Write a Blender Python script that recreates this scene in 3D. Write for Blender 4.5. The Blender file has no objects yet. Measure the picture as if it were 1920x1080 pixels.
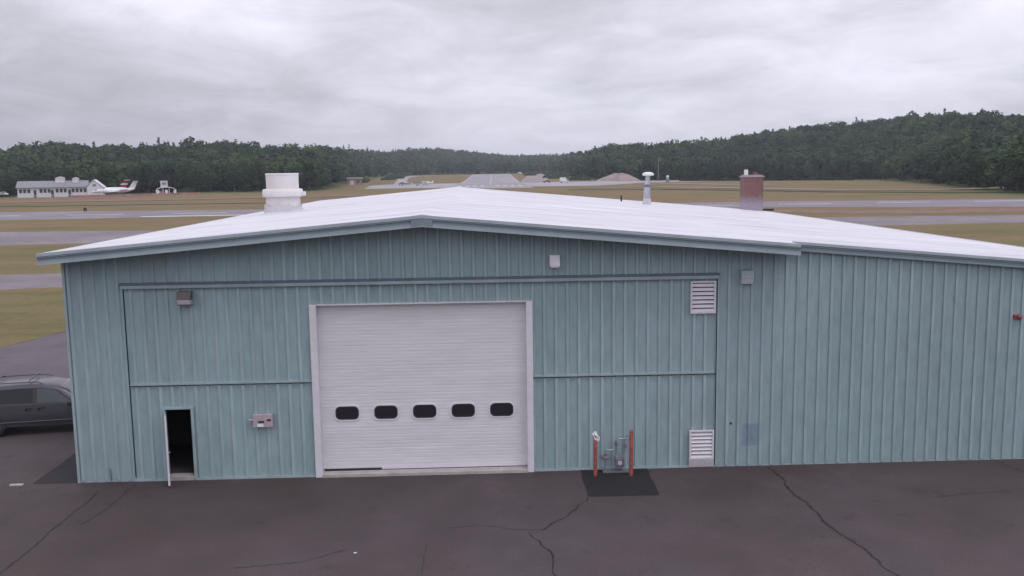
import bpy, bmesh, math, random
import numpy as np
from mathutils import Vector, Matrix
R = math.radians
rnd = random.Random(7)
scene = bpy.context.scene
COL = scene.collection

# ------------------------------------------------------------------ materials
def mat(name, color, rough=0.6, metal=0.0, var=0.0, vscale=3.0, stretch=(1, 1, 1), bump=0.0, bscale=20.0, spec=0.5,
        var2=0.0, v2scale=30.0, tint=None, tintscale=1.0, tintamt=0.5, rust=0):
    m = bpy.data.materials.new(name); m.use_nodes = True
    nt = m.node_tree; N = nt.nodes; L = nt.links
    b = N['Principled BSDF']
    b.inputs['Roughness'].default_value = rough
    b.inputs['Metallic'].default_value = metal
    b.inputs['Specular IOR Level'].default_value = spec
    c = (*color, 1)
    b.inputs['Base Color'].default_value = c
    tc = N.new('ShaderNodeTexCoord'); mp = N.new('ShaderNodeMapping')
    mp.inputs['Scale'].default_value = stretch
    L.new(tc.outputs['Object'], mp.inputs['Vector'])
    last = None
    spots = spec == .3 and rough == .85
    def noise(sc, detail=5, rough_=0.6):
        n = N.new('ShaderNodeTexNoise'); n.inputs['Scale'].default_value = sc
        n.inputs['Detail'].default_value = detail; n.inputs['Roughness'].default_value = rough_
        L.new(mp.outputs['Vector'], n.inputs['Vector']); return n
    if tint:
        n = noise(tintscale, 4)
        rp = N.new('ShaderNodeMapRange'); rp.inputs[1].default_value = .42; rp.inputs[2].default_value = .62
        rp.inputs[3].default_value = 0; rp.inputs[4].default_value = tintamt
        L.new(n.outputs['Fac'], rp.inputs[0])
        mx = N.new('ShaderNodeMix'); mx.data_type = 'RGBA'
        mx.inputs[6].default_value = c; mx.inputs[7].default_value = (*tint, 1)
        L.new(rp.outputs[0], mx.inputs[0]); last = mx.outputs[2]
    def value(sc, amt, last):
        n = noise(sc)
        rp = N.new('ShaderNodeMapRange'); rp.inputs[1].default_value = .3; rp.inputs[2].default_value = .7
        rp.inputs[3].default_value = 1 - amt; rp.inputs[4].default_value = 1 + amt
        L.new(n.outputs['Fac'], rp.inputs[0])
        h = N.new('ShaderNodeVectorMath'); h.operation = 'SCALE'
        if last is not None: L.new(last, h.inputs[0])
        else: h.inputs[0].default_value = color
        L.new(rp.outputs[0], h.inputs['Scale'])
        return h.outputs[0]
    if var: last = value(vscale, var, last)
    if var2: last = value(v2scale, var2, last)
    if spots:
        for sc_, lo, hi, k in ((.9, .60, .70, .74), (.33, .56, .68, 1.22), (3.5, .66, .74, .70)):
            n = noise(sc_, 6, .7); rp = N.new('ShaderNodeMapRange'); rp.inputs[1].default_value = lo; rp.inputs[2].default_value = hi
            rp.inputs[3].default_value = 1; rp.inputs[4].default_value = k; L.new(n.outputs['Fac'], rp.inputs[0])
            h = N.new('ShaderNodeVectorMath'); h.operation = 'SCALE'; L.new(last, h.inputs[0]); L.new(rp.outputs[0], h.inputs['Scale']); last = h.outputs[0]
    if last is not None: L.new(last, b.inputs['Base Color'])
    if rust:
        n = noise(rust, 7, .7); rp = N.new('ShaderNodeMapRange'); rp.inputs[1].default_value = .66; rp.inputs[2].default_value = .76
        rp.inputs[3].default_value = 0; rp.inputs[4].default_value = .55; L.new(n.outputs['Fac'], rp.inputs[0])
        mx = N.new('ShaderNodeMix'); mx.data_type = 'RGBA'; mx.inputs[7].default_value = (.33, .30, .27, 1)
        L.new(rp.outputs[0], mx.inputs[0]); L.new(last, mx.inputs[6]); L.new(mx.outputs[2], b.inputs['Base Color'])
    if bump:
        n = noise(bscale); bp = N.new('ShaderNodeBump'); bp.inputs['Strength'].default_value = bump
        bp.inputs['Distance'].default_value = 0.02
        L.new(n.outputs['Fac'], bp.inputs['Height']); L.new(bp.outputs['Normal'], b.inputs['Normal'])
    return m

M = {}
SID = (0.262, 0.362, 0.377)
M['siding'] = mat('teal_siding', SID, .5, var=.10, vscale=.35, stretch=(1, 1, .35), var2=.10, v2scale=5, bump=.22, bscale=2.2, spec=.35,
                  tint=(.272, .345, .372), tintscale=.22, tintamt=.7, rust=1.3)
M['siding_sheen'] = mat('rib_sheen_paint', (.305, .395, .407), .55, var=.12, vscale=.5, stretch=(1, 1, .25), var2=.10, v2scale=4, spec=.3)  # paler than the siding: sheen of the ribs painted into the colour
M['fascia'] = mat('teal_fascia', (.185, .24, .265), .42, var=.08, vscale=1.2)
M['fascia_light'] = mat('weathered_flashing', (.30, .35, .375), .4, var=.12, vscale=1.5)
M['trim'] = mat('teal_trim', (.31, .385, .40), .45, var=.12, vscale=2)
M['trim_dark'] = mat('teal_trim_shadow_gap', (.09, .13, .16), .6, var=.1)
M['track'] = mat('door_track_metal', (.29, .355, .385), .45, var=.14, vscale=1.5)
M['roof'] = mat('white_roof_coating', (.585, .58, .61), .5, var=.08, vscale=.3, stretch=(.35, 2.0, 1), var2=.07, v2scale=1.6, bump=.35, bscale=1.2, spec=.25, tint=(.44, .44, .475), tintscale=.55, tintamt=.75)
M['white_metal'] = mat('white_painted_metal', (.65, .63, .66), .5, var=.06, vscale=2, var2=.05, v2scale=9)
M['door_white'] = mat('white_door_panel', (.675, .665, .685), .45, var=.05, vscale=.7, stretch=(.5, 1, 4), var2=.045, v2scale=3)
M['rubber'] = mat('black_rubber', (.02, .02, .025), .7)
M['glass_dark'] = mat('dark_glass', (.02, .02, .028), .12, spec=.6)
M['concrete'] = mat('pale_concrete', (.40, .37, .36), .8, var=.15, vscale=3, bump=.2)
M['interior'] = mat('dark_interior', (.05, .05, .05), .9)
M['grey_box'] = mat('grey_box_paint', (.42, .40, .42), .5, var=.1, vscale=6)
M['pink_grey'] = mat('weathered_plate', (.42, .34, .37), .5, var=.15, vscale=9)
M['brown_box'] = mat('bronze_fixture', (.12, .10, .105), .5, var=.15, vscale=6)
M['lens'] = mat('prismatic_lens', (.55, .55, .56), .25)
M['red_paint'] = mat('faded_red_paint', (.40, .10, .085), .6, var=.25, vscale=5, tint=(.16, .04, .035), tintscale=7, tintamt=.8)
M['red'] = mat('red_enamel', (.22, .04, .045), .45, var=.15)
M['galv'] = mat('galvanised_pipe', (.42, .43, .46), .4, metal=.7, var=.2, vscale=7)
M['meter'] = mat('meter_grey', (.16, .16, .185), .5, var=.15, vscale=8)
M['plastic_wrap'] = mat('white_plastic_bag', (.78, .80, .82), .35, var=.06, vscale=8)
M['blue_patch'] = mat('faded_blue_patch', (.205, .27, .335), .55, var=.15, vscale=5)
M['white_gloss'] = mat('white_gloss_paint', (.72, .72, .73), .35, var=.05)
M['vent_white'] = mat('cream_vent_metal', (.70, .672, .665), .5, var=.05, vscale=2, var2=.03, v2scale=12)
M['tar'] = mat('crack_gap', (.018, .016, .017), .9, var=.3, vscale=6)
M['stick'] = mat('pale_litter', (.75, .75, .72), .6, var=.1)

def brick_mat():
    m = bpy.data.materials.new('red_brick'); m.use_nodes = True
    N = m.node_tree.nodes; L = m.node_tree.links; b = N['Principled BSDF']
    tc = N.new('ShaderNodeTexCoord')
    sp = N.new('ShaderNodeSeparateXYZ'); L.new(tc.outputs['Object'], sp.inputs[0])
    ad = N.new('ShaderNodeMath'); L.new(sp.outputs[0], ad.inputs[0]); L.new(sp.outputs[1], ad.inputs[1])
    cb = N.new('ShaderNodeCombineXYZ'); L.new(ad.outputs[0], cb.inputs[0]); L.new(sp.outputs[2], cb.inputs[1])
    br = N.new('ShaderNodeTexBrick'); br.inputs['Scale'].default_value = 4.5
    br.inputs['Color1'].default_value = (.24, .115, .11, 1); br.inputs['Color2'].default_value = (.15, .06, .06, 1)
    br.inputs['Mortar'].default_value = (.21, .16, .155, 1)
    L.new(cb.outputs[0], br.inputs['Vector'])
    n = N.new('ShaderNodeTexNoise'); n.inputs['Scale'].default_value = 5.5; n.inputs['Detail'].default_value = 8; n.inputs['Roughness'].default_value = .75
    L.new(tc.outputs['Object'], n.inputs['Vector'])
    # white roof coating splashed up the lower courses with a ragged edge
    a2 = N.new('ShaderNodeMath'); a2.operation = 'MULTIPLY_ADD'; a2.inputs[1].default_value = 1.1; 
    L.new(n.outputs['Fac'], a2.inputs[0]); L.new(sp.outputs[2], a2.inputs[2])
    mr = N.new('ShaderNodeMapRange'); mr.inputs[1].default_value = .95; mr.inputs[2].default_value = 1.75
    mr.inputs[3].default_value = .72; mr.inputs[4].default_value = 0
    L.new(a2.outputs[0], mr.inputs[0])
    mx = N.new('ShaderNodeMix'); mx.data_type = 'RGBA'; mx.inputs[7].default_value = (.36, .35, .44, 1)
    L.new(mr.outputs[0], mx.inputs[0]); L.new(br.outputs['Color'], mx.inputs[6])
    L.new(mx.outputs[2], b.inputs['Base Color']); b.inputs['Roughness'].default_value = .85
    return m
M['brick'] = brick_mat()

def asphalt(name, color, dark, amt=.8, sc=.07, patchy=.13):
    m = mat(name, color, .85, var=patchy, vscale=.5, var2=.22, v2scale=22, tint=dark, tintscale=sc, tintamt=amt, bump=.3, bscale=60, spec=.3)
    return m
M['apron'] = asphalt('old_asphalt', (.058, .0435, .0425), (.082, .066, .071))
M['patch'] = asphalt('fresh_asphalt', (.019, .018, .021), (.026, .023, .026))
M['side_road'] = asphalt('worn_side_road', (.115, .094, .11), (.095, .08, .09), sc=.3)
M['soil'] = mat('bare_soil_strip', (.165, .092, .068), .95, var=.25, vscale=.2)
M['straw'] = mat('mown_straw', (.185, .15, .10), .95, var=.2, vscale=.15)
M['ditch'] = mat('dark_ditch_growth', (.055, .044, .032), .95, var=.3, vscale=.2)
M['runway'] = asphalt('worn_runway', (.165, .145, .163), (.22, .195, .217), sc=.05)
M['runway_far'] = asphalt('far_runway', (.22, .21, .23), (.29, .27, .29), sc=.02)
M['apron_pale'] = asphalt('pale_concrete_apron', (.30, .285, .30), (.23, .215, .225), sc=.03)
M['clearing'] = asphalt('sandy_clearing', (.25, .21, .20), (.18, .155, .13), sc=.03)
M['taxi'] = asphalt('worn_taxiway', (.155, .132, .145), (.205, .178, .188), sc=.08)
M['marking'] = mat('road_marking_paint', (.62, .60, .60), .7, var=.2, vscale=.3)
M['marking_worn'] = mat('worn_runway_paint', (.38, .37, .385), .7, var=.25, vscale=.2)
M['sand'] = mat('sand_heap', (.27, .215, .20), .95, var=.2, vscale=.25, bump=.6, bscale=1)

def grass_mat():
    m = bpy.data.materials.new('dry_grass'); m.use_nodes = True
    N = m.node_tree.nodes; L = m.node_tree.links; b = N['Principled BSDF']
    b.inputs['Roughness'].default_value = .95; b.inputs['Specular IOR Level'].default_value = .1
    tc = N.new('ShaderNodeTexCoord')
    def nz(scale, stretch, detail=5):
        mp = N.new('ShaderNodeMapping'); mp.inputs['Scale'].default_value = stretch
        L.new(tc.outputs['Object'], mp.inputs['Vector'])
        n = N.new('ShaderNodeTexNoise'); n.inputs['Scale'].default_value = scale; n.inputs['Detail'].default_value = detail
        n.inputs['Roughness'].default_value = .65
        L.new(mp.outputs['Vector'], n.inputs['Vector']); return n.outputs['Fac']
    def ramp(f, stops):
        r = N.new('ShaderNodeValToRGB'); e = r.color_ramp.elements
        e[0].position, e[0].color = stops[0][0], (*stops[0][1], 1)
        e[1].position, e[1].color = stops[-1][0], (*stops[-1][1], 1)
        for p, c in stops[1:-1]:
            k = e.new(p); k.color = (*c, 1)
        L.new(f, r.inputs[0]); return r.outputs[0]
    c1 = ramp(nz(.012, (.8, 2.2, 1)), [(.30, (.100, .104, .040)), (.41, (.140, .124, .058)), (.52, (.165, .126, .070)), (.66, (.190, .120, .080))])
    c2 = ramp(nz(.10, (.5, 1.6, 1), 6), [(.3, (.74, .78, .72)), (.5, (1, 1, 1)), (.72, (1.2, 1.12, 1.05))])
    mx = N.new('ShaderNodeMix'); mx.data_type = 'RGBA'; mx.blend_type = 'MULTIPLY'; mx.inputs[0].default_value = 1
    L.new(c1, mx.inputs[6]); L.new(c2, mx.inputs[7])
    c3 = ramp(nz(1.3, (1, 1, 1), 4), [(.25, (.75, .78, .72)), (.6, (1.08, 1.06, 1.02))])
    m2 = N.new('ShaderNodeMix'); m2.data_type = 'RGBA'; m2.blend_type = 'MULTIPLY'; m2.inputs[0].default_value = .8
    L.new(mx.outputs[2], m2.inputs[6]); L.new(c3, m2.inputs[7])
    # greener sward near the foot of the woods (vertex paint = grass kind)
    at = N.new('ShaderNodeAttribute'); at.attribute_name = 'sward'
    m3 = N.new('ShaderNodeMix'); m3.data_type = 'RGBA'; m3.inputs[7].default_value = (.075, .10, .045, 1)
    sc = N.new('ShaderNodeMath'); sc.operation = 'MULTIPLY'; sc.inputs[1].default_value = .85
    L.new(at.outputs['Fac'], sc.inputs[0]); L.new(sc.outputs[0], m3.inputs[0])
    L.new(m2.outputs[2], m3.inputs[6]); L.new(m3.outputs[2], b.inputs['Base Color'])
    return m
M['grass'] = grass_mat()

def leaf_mat(name, ramp_stops, tinted=True):
    m = bpy.data.materials.new(name); m.use_nodes = True
    N = m.node_tree.nodes; L = m.node_tree.links; b = N['Principled BSDF']
    b.inputs['Roughness'].default_value = .8; b.inputs['Specular IOR Level'].default_value = .15
    r = N.new('ShaderNodeValToRGB'); e = r.color_ramp.elements
    e[0].position, e[0].color = ramp_stops[0][0], (*ramp_stops[0][1], 1)
    e[1].position, e[1].color = ramp_stops[-1][0], (*ramp_stops[-1][1], 1)
    for p, c in ramp_stops[1:-1]:
        k = e.new(p); k.color = (*c, 1)
    if tinted:
        at = N.new('ShaderNodeAttribute'); at.attribute_name = 'tint'; L.new(at.outputs['Fac'], r.inputs[0])
    else:
        oi = N.new('ShaderNodeObjectInfo'); L.new(oi.outputs['Random'], r.inputs[0])
    L.new(r.outputs[0], b.inputs['Base Color'])
    tl = N.new('ShaderNodeBsdfTranslucent'); L.new(r.outputs[0], tl.inputs['Color'])
    ms = N.new('ShaderNodeMixShader'); ms.inputs[0].default_value = .35
    L.new(b.outputs[0], ms.inputs[1]); L.new(tl.outputs[0], ms.inputs[2]); L.new(ms.outputs[0], N['Material Output'].inputs['Surface'])
    return m
GREENS = [(0.0, (.034, .054, .042)), (.3, (.048, .080, .048)), (.55, (.066, .108, .054)), (.8, (.092, .138, .064)), (1.0, (.115, .145, .075))]
M['wood_leaf'] = leaf_mat('wood_foliage', GREENS)
M['leaf'] = leaf_mat('tree_foliage', [(0, (.034, .052, .032)), (.5, (.045, .070, .036)), (1, (.062, .095, .042))], False)
M['pale_leaf'] = leaf_mat('pale_foliage', [(0, (.085, .135, .055)), (1, (.10, .15, .06))], False)
M['bark'] = mat('bark', (.08, .065, .055), .9, var=.2)

# ------------------------------------------------------------------ mesh helpers
class MB:
    def __init__(s): s.v = []; s.f = []; s.m = []
    def add(s, v, f, mi=0):
        o = len(s.v); s.v += [tuple(p) for p in v]; s.f += [tuple(i + o for i in q) for q in f]; s.m += [mi] * len(f); return s
    def quad(s, a, b, c, d, mi=0): return s.add([a, b, c, d], [(0, 1, 2, 3)], mi)
    def poly(s, pts, mi=0): return s.add(pts, [tuple(range(len(pts)))], mi)
    def box(s, x0, x1, y0, y1, z0, z1, mi=0):
        v = [(x0, y0, z0), (x1, y0, z0), (x1, y1, z0), (x0, y1, z0), (x0, y0, z1), (x1, y0, z1), (x1, y1, z1), (x0, y1, z1)]
        return s.add(v, [(0, 3, 2, 1), (4, 5, 6, 7), (0, 1, 5, 4), (1, 2, 6, 5), (2, 3, 7, 6), (3, 0, 4, 7)], mi)
    def tube(s, pts, r, n=10, mi=0, caps=True):
        P = [Vector(p) for p in pts]; rs = r if isinstance(r, (list, tuple)) else [r] * len(P)
        rings = []
        for i, p in enumerate(P):
            d = (P[min(i + 1, len(P) - 1)] - P[max(i - 1, 0)]).normalized()
            a = Vector((0, 0, 1)) if abs(d.z) < .95 else Vector((1, 0, 0))
            u = d.cross(a).normalized(); w = d.cross(u)
            rings.append([tuple(p + rs[i] * (math.cos(t) * u + math.sin(t) * w)) for t in [2 * math.pi * k / n for k in range(n)]])
        v = [q for rg in rings for q in rg]; f = []
        for i in range(len(P) - 1):
            for k in range(n):
                f.append((i * n + k, (i + 1) * n + k, (i + 1) * n + (k + 1) % n, i * n + (k + 1) % n))
        if caps:
            f.append(tuple(range(n))); f.append(tuple(reversed(range((len(P) - 1) * n, len(P) * n))))
        return s.add(v, f, mi)
    def lathe(s, prof, c=(0, 0, 0), n=28, mi=0):
        v = []; f = []
        for r, z in prof:
            for k in range(n):
                t = 2 * math.pi * k / n; v.append((c[0] + r * math.cos(t), c[1] + r * math.sin(t), c[2] + z))
        for i in range(len(prof) - 1):
            for k in range(n):
                f.append((i * n + k, i * n + (k + 1) % n, (i + 1) * n + (k + 1) % n, (i + 1) * n + k))
        f.append(tuple(reversed(range(n)))); f.append(tuple(range((len(prof) - 1) * n, len(prof) * n)))
        return s.add(v, f, mi)
    def prism(s, poly, a, b, axis='y', mi=0):
        """closed outline extruded along an axis from a to b"""
        def P(p, t): return {'y': (p[0], t, p[1]), 'x': (t, p[0], p[1]), 'z': (p[0], p[1], t)}[axis]
        n = len(poly); v = [P(p, a) for p in poly] + [P(p, b) for p in poly]
        f = [tuple(range(n)), tuple(reversed(range(n, 2 * n)))] + [(i, i + n, (i + 1) % n + n, (i + 1) % n) for i in range(n)]
        return s.add(v, f, mi)
    def build(s, name, mats, parent=None, smooth=False, bevel=0, loc=None):
        me = bpy.data.meshes.new(name); me.from_pydata(s.v, [], s.f)
        for m in (mats if isinstance(mats, (list, tuple)) else [mats]): me.materials.append(m)
        me.polygons.foreach_set('material_index', s.m)
        bm = bmesh.new(); bm.from_mesh(me); bmesh.ops.recalc_face_normals(bm, faces=bm.faces); bm.to_mesh(me); bm.free()
        if smooth: me.shade_smooth()
        o = bpy.data.objects.new(name, me); COL.objects.link(o)
        if parent is not None: o.parent = parent
        if loc: o.location = loc
        if bevel:
            bv = o.modifiers.new('Bevel', 'BEVEL'); bv.width = bevel; bv.segments = 2; bv.limit_method = 'ANGLE'
        if smooth == 'auto':
            me.set_sharp_from_angle(angle=R(40))
        return o

def tag(o, label=None, cat=None, group=None, kind=None):
    if label: o['label'] = label
    if cat: o['category'] = cat
    if group: o['group'] = group
    if kind: o['kind'] = kind
    return o
def empty(name, loc, label, cat, group=None, rz=0):
    o = bpy.data.objects.new(name, None); COL.objects.link(o); o.empty_display_size = .2
    o.location = loc; o.rotation_euler = (0, 0, rz); return tag(o, label, cat, group)
def copy_tree(o, parent=None):
    c = o.copy(); COL.objects.link(c); c.parent = parent
    for ch in list(o.children): copy_tree(ch, c)
    return c

# ------------------------------------------------------------------ camera
f_px = 1688.57
cam_d = bpy.data.cameras.new('camera'); cam = bpy.data.objects.new('camera', cam_d); COL.objects.link(cam)
CAM = Vector((0, -26.115, 8.9906))
r_ = Vector((.99920979, -.03738965, -.01348403)); u_ = Vector((.01821068, .12911003, .99146305)); w_ = Vector((.03532953, .99092513, -.1296889))
mw = Matrix.Identity(4)
for i in range(3):
    mw[i][0] = r_[i]; mw[i][1] = u_[i]; mw[i][2] = -w_[i]; mw[i][3] = CAM[i]
cam.matrix_world = mw
cam_d.sensor_width = 36; cam_d.lens = f_px / 1920 * 36; cam_d.clip_start = .1; cam_d.clip_end = 30000
scene.camera = cam

# ------------------------------------------------------------------ world and sun
SUN_EL, SUN_AZ = R(64), R(140)            # azimuth clockwise from +Y (north): behind the camera, to the right
wd = bpy.data.worlds.new('World'); scene.world = wd; wd.use_nodes = True
N = wd.node_tree.nodes; L = wd.node_tree.links
bg = N['Background']; bg.inputs['Strength'].default_value = .1
sky = N.new('ShaderNodeTexSky'); sky.sky_type = 'NISHITA'; sky.sun_disc = False
sky.sun_elevation = SUN_EL; sky.sun_rotation = SUN_AZ
tc = N.new('ShaderNodeTexCoord'); sep = N.new('ShaderNodeSeparateXYZ'); L.new(tc.outputs['Generated'], sep.inputs[0])
def mth(op, a, b=None, c=None):
    n = N.new('ShaderNodeMath'); n.operation = op
    for i, x in enumerate((a, b, c)):
        if x is None: continue
        if isinstance(x, (int, float)): n.inputs[i].default_value = x
        else: L.new(x, n.inputs[i])
    return n.outputs[0]
zc = mth('MAXIMUM', sep.outputs[2], 0.0)
den = mth('ADD', zc, .30)
cbx = N.new('ShaderNodeCombineXYZ')
L.new(mth('DIVIDE', sep.outputs[0], den), cbx.inputs[0]); L.new(mth('DIVIDE', sep.outputs[1], den), cbx.inputs[1])
def cn(scale, off, detail=7, rough=.55, st=(1, 1, 1), dist=0.3):
    mp = N.new('ShaderNodeMapping'); mp.inputs['Location'].default_value = off; mp.inputs['Scale'].default_value = st
    L.new(cbx.outputs[0], mp.inputs[0])
    n = N.new('ShaderNodeTexNoise'); n.inputs['Scale'].default_value = scale; n.inputs['Detail'].default_value = detail
    n.inputs['Roughness'].default_value = rough; n.inputs['Distortion'].default_value = dist
    L.new(mp.outputs[0], n.inputs['Vector']); return n.outputs['Fac']
def mrange(x, a, b, c, d):
    n = N.new('ShaderNodeMapRange'); n.interpolation_type = 'SMOOTHSTEP'
    for i, q in enumerate((a, b, c, d)): n.inputs[i + 1].default_value = q
    L.new(x, n.inputs[0]); return n.outputs[0]
big = cn(.95, (4.73, 12.68, 0), 6, .52, (1, .9, 1))
fine = cn(3.4, (36.6, 18.44, 0), 8, .62, (.9, 1.0, 1), .8)
lum = mth('ADD', mrange(big, .32, .68, -.22, .30), mrange(fine, .3, .7, -.09, .09))
grad = mth('MULTIPLY_ADD', zc, 1.5, .59)     # overcast: dim at the horizon, bright overhead
grad = mth('MINIMUM', grad, 1.25)
lum = mth('MULTIPLY', grad, mth('ADD', lum, 1.0))
lum = mth('MULTIPLY', lum, 10.0)              # cloud radiance divided by the background strength
cr = N.new('ShaderNodeVectorMath'); cr.operation = 'SCALE'; cr.inputs[0].default_value = (.945, .93, 1.06)
L.new(lum, cr.inputs['Scale'])
gap = mrange(cn(2.2, (17.37, 17.66, 0), 6, .58, (.5, 1.3, 1), .5), .56, .74, 0, .38)
mix = N.new('ShaderNodeMix'); mix.data_type = 'RGBA'
L.new(gap, mix.inputs[0]); L.new(cr.outputs[0], mix.inputs[6])
skb = N.new('ShaderNodeVectorMath'); skb.operation = 'SCALE'; skb.inputs['Scale'].default_value = 1.15
L.new(sky.outputs[0], skb.inputs[0]); L.new(skb.outputs[0], mix.inputs[7])
L.new(mix.outputs[2], bg.inputs['Color'])

sun_d = bpy.data.lights.new('sun', 'SUN'); sun = bpy.data.objects.new('sun', sun_d); COL.objects.link(sun)
sun_d.energy = .8; sun_d.angle = R(18); sun_d.color = (1, .96, .92)
sd = Vector((math.sin(SUN_AZ) * math.cos(SUN_EL), math.cos(SUN_AZ) * math.cos(SUN_EL), math.sin(SUN_EL)))
sun.rotation_euler = sd.to_track_quat('Z', 'Y').to_euler()
sun.location = (40, -60, 60)
vs = scene.view_settings; vs.view_transform = 'Standard'; vs.look = 'None'; vs.exposure = 0; vs.gamma = 1

# ------------------------------------------------------------------ terrain
def ss(t): 
    t = np.clip(t, 0, 1); return t * t * (3 - 2 * t)
AZ_F = [-180, -95, -60, -40, -27, -22, -19, -14, -10, -9, -8, -5.5, -3, 2, 4.5, 6, 7.2, 10, 14, 20, 24, 27, 29, 31.5, 38, 60, 95, 180]
FRONT = [1500, 900, 520, 480, 482, 486, 505, 480, 477, 560, 780, 1060, 1190, 1320, 1300, 900, 760, 690, 670, 655, 620, 480, 385, 318, 265, 300, 900, 1500]
AZ_S = [-180, -60, -35, -27.2, -24.3, -21.5, -18.9, -15.3, -12.9, -9.7, -7.8, -5.8, -2.7, -.5, 2.2, 5.2, 6.5, 8.2, 11.1, 13.4, 16.6, 19.1, 21.5, 23.8, 26.1, 28, 29.9, 31.4, 36, 60, 180]
ELEV = [.5, 1.2, 1.5, 1.6, 1.92, 1.81, 1.86, 2.04, 1.71, 1.59, 1.55, 1.33, 1.49, 1.24, .97, .96, 1.07, 1.54, 1.56, 1.64, 2.03, 2.35, 2.53, 2.67, 2.84, 2.85, 2.72, 2.49, 2.2, 1.5, .5]
AZ_R = [-180, -60, -27, -14, -10, -6, -2, 2.2, 5.2, 7, 10, 14, 24, 28, 31, 38, 60, 180]
RIDGE = [2200, 900, 720, 700, 760, 1500, 1900, 2100, 2000, 1000, 860, 900, 930, 830, 740, 650, 700, 2200]
TREE_H = 17.5
def terrain(x, y):
    x = np.asarray(x, float); y = np.asarray(y, float)
    dx, dy = x - CAM.x, y - CAM.y
    D = np.hypot(dx, dy); az = np.degrees(np.arctan2(dx, dy))
    fr = np.interp(az, AZ_F, FRONT); ri = np.maximum(np.interp(az, AZ_S if False else AZ_R, RIDGE), fr + 120)
    el = np.interp(az, AZ_S, ELEV)
    rise = 4.2 * ss((D - 660) / 470) * ss((az + 9.5) / 3) * ss((8.5 - az) / 2.5)
    hh = np.maximum(ri * np.tan(np.radians(el)) + CAM.z - TREE_H, rise)
    t = ss((D - fr) / (ri - fr))
    return rise + (hh - rise) * t, D, az, fr, ri
def tz(x, y): return float(terrain(x, y)[0])

azs = np.unique(np.concatenate([np.arange(-180, -50, 5), np.arange(-50, 50.01, .5), np.arange(55, 180.1, 5)]))
Ds = np.concatenate([[0.5, 15, 40, 80, 130, 190, 250], np.arange(270, 1100, 20), np.arange(1100, 2300, 60), [2500, 3000, 4000]])
A, DD = np.meshgrid(np.radians(azs), Ds, indexing='ij')
X = CAM.x + DD * np.sin(A); Y = CAM.y + DD * np.cos(A)
Z, D_, AZ_, FR_, RI_ = terrain(X, Y)
nA, nD = X.shape
V = np.stack([X, Y, Z], -1).reshape(-1, 3)
F = []
for i in range(nA - 1):
    for j in range(nD - 1):
        a = i * nD + j; F.append((a, a + 1, a + nD + 1, a + nD))
me = bpy.data.meshes.new('ground'); me.from_pydata(V.tolist(), [], F); me.shade_smooth()
at = me.attributes.new('sward', 'FLOAT', 'POINT')
sw = ss((D_ - (FR_ - 75)) / 70) * (1 - .0 * D_)
at.data.foreach_set('value', sw.reshape(-1).astype(np.float32))
me.materials.append(M['grass'])
go = bpy.data.objects.new('ground', me); COL.objects.link(go); go.location.z = 0; tag(go, kind='structure')

def sheet(name, pts, m, z=.004, sub=None):
    """flat paved sheet laid on the flat part of the field"""
    b = MB(); b.poly([(p[0], p[1], z) for p in pts]); o = b.build(name, m); return tag(o, kind='structure')

def ragged(pts, step, amp, seed=1):
    rr = random.Random(seed); out = []
    for i in range(len(pts)):
        a = Vector((*pts[i], 0)); b_ = Vector((*pts[(i + 1) % len(pts)], 0)); n = max(1, int((b_ - a).length / step))
        d = (b_ - a).normalized(); nn = Vector((-d.y, d.x, 0))
        for k in range(n):
            p = a.lerp(b_, k / n); q = rr.uniform(-amp, amp) if k else 0
            out.append((p.x + nn.x * q, p.y + nn.y * q))
    return out

# apron (with its cracks as a second material of the same sheet)
ap = MB()
apron_out = ragged([(-160, -90), (160, -90), (160, 46), (33, 46), (33, 48), (-18, 48), (-23.4, 30), (-25.4, 22.6), (-30.5, 2), (-60, -14), (-160, -20)], 2.5, .22, 3)
ap.poly([(x, y, .004) for x, y in apron_out])
def crack(pts, w, jag=.10, seed=0):
    rr = random.Random(seed); P = [Vector((*p, 0)) for p in pts]; fine_ = []
    for i in range(len(P) - 1):
        L_ = (P[i + 1] - P[i]).length; n = max(2, int(L_ / .13))
        d = (P[i + 1] - P[i]).normalized(); nn = Vector((-d.y, d.x, 0))
        off = 0
        for k in range(n):
            off = .6 * off + rr.uniform(-jag, jag) * .5 if k else 0
            fine_.append((P[i].lerp(P[i + 1], k / n) + nn * off, nn))
    d = (P[-1] - P[-2]).normalized(); fine_.append((P[-1], Vector((-d.y, d.x, 0))))
    v = []; f = []
    for i, (p, nn) in enumerate(fine_):
        ww = w * rr.uniform(.35, 1.2) * (.5 if i in (0, len(fine_) - 1) else 1)
        v += [(p.x + nn.x * ww / 2, p.y + nn.y * ww / 2, .0085), (p.x - nn.x * ww / 2, p.y - nn.y * ww / 2, .0085)]
        if i: f.append((2 * i - 2, 2 * i - 1, 2 * i + 1, 2 * i))
    ap.add(v, f, 1)
crack([(8.58, -.17), (8.68, -1.31), (8.54, -2.18), (8.69, -3.4), (8.69, -4.85), (8.89, -5.68), (8.97, -6.15), (8.96, -6.96), (9.11, -7.7), (9.2, -10)], .085, .09, 1)
crack([(2.87, -2.3), (2.63, -2.77), (2.03, -3.78), (1.36, -4.5)], .065, .09, 2)
crack([(1.36, -4.5), (.69, -4.39), (-.11, -4.05), (-.93, -4.17)], .025, .07, 3)
crack([(1.09, -4.58), (1.34, -5.16), (1.58, -5.94), (1.57, -7.07), (1.5, -9)], .05, .08, 4)
crack([(-11.2, -8.5), (-11.1, -6.09), (-11.04, -5.24), (-11.07, -3.97), (-11.06, -3.28), (-11.02, -1.77), (-11.09, -.72)], .06, .05, 5)
crack([(-10.2, -.12), (-10.22, -1.0), (-10.29, -2.49), (-10.49, -3.32)], .04, .06, 6)
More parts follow.
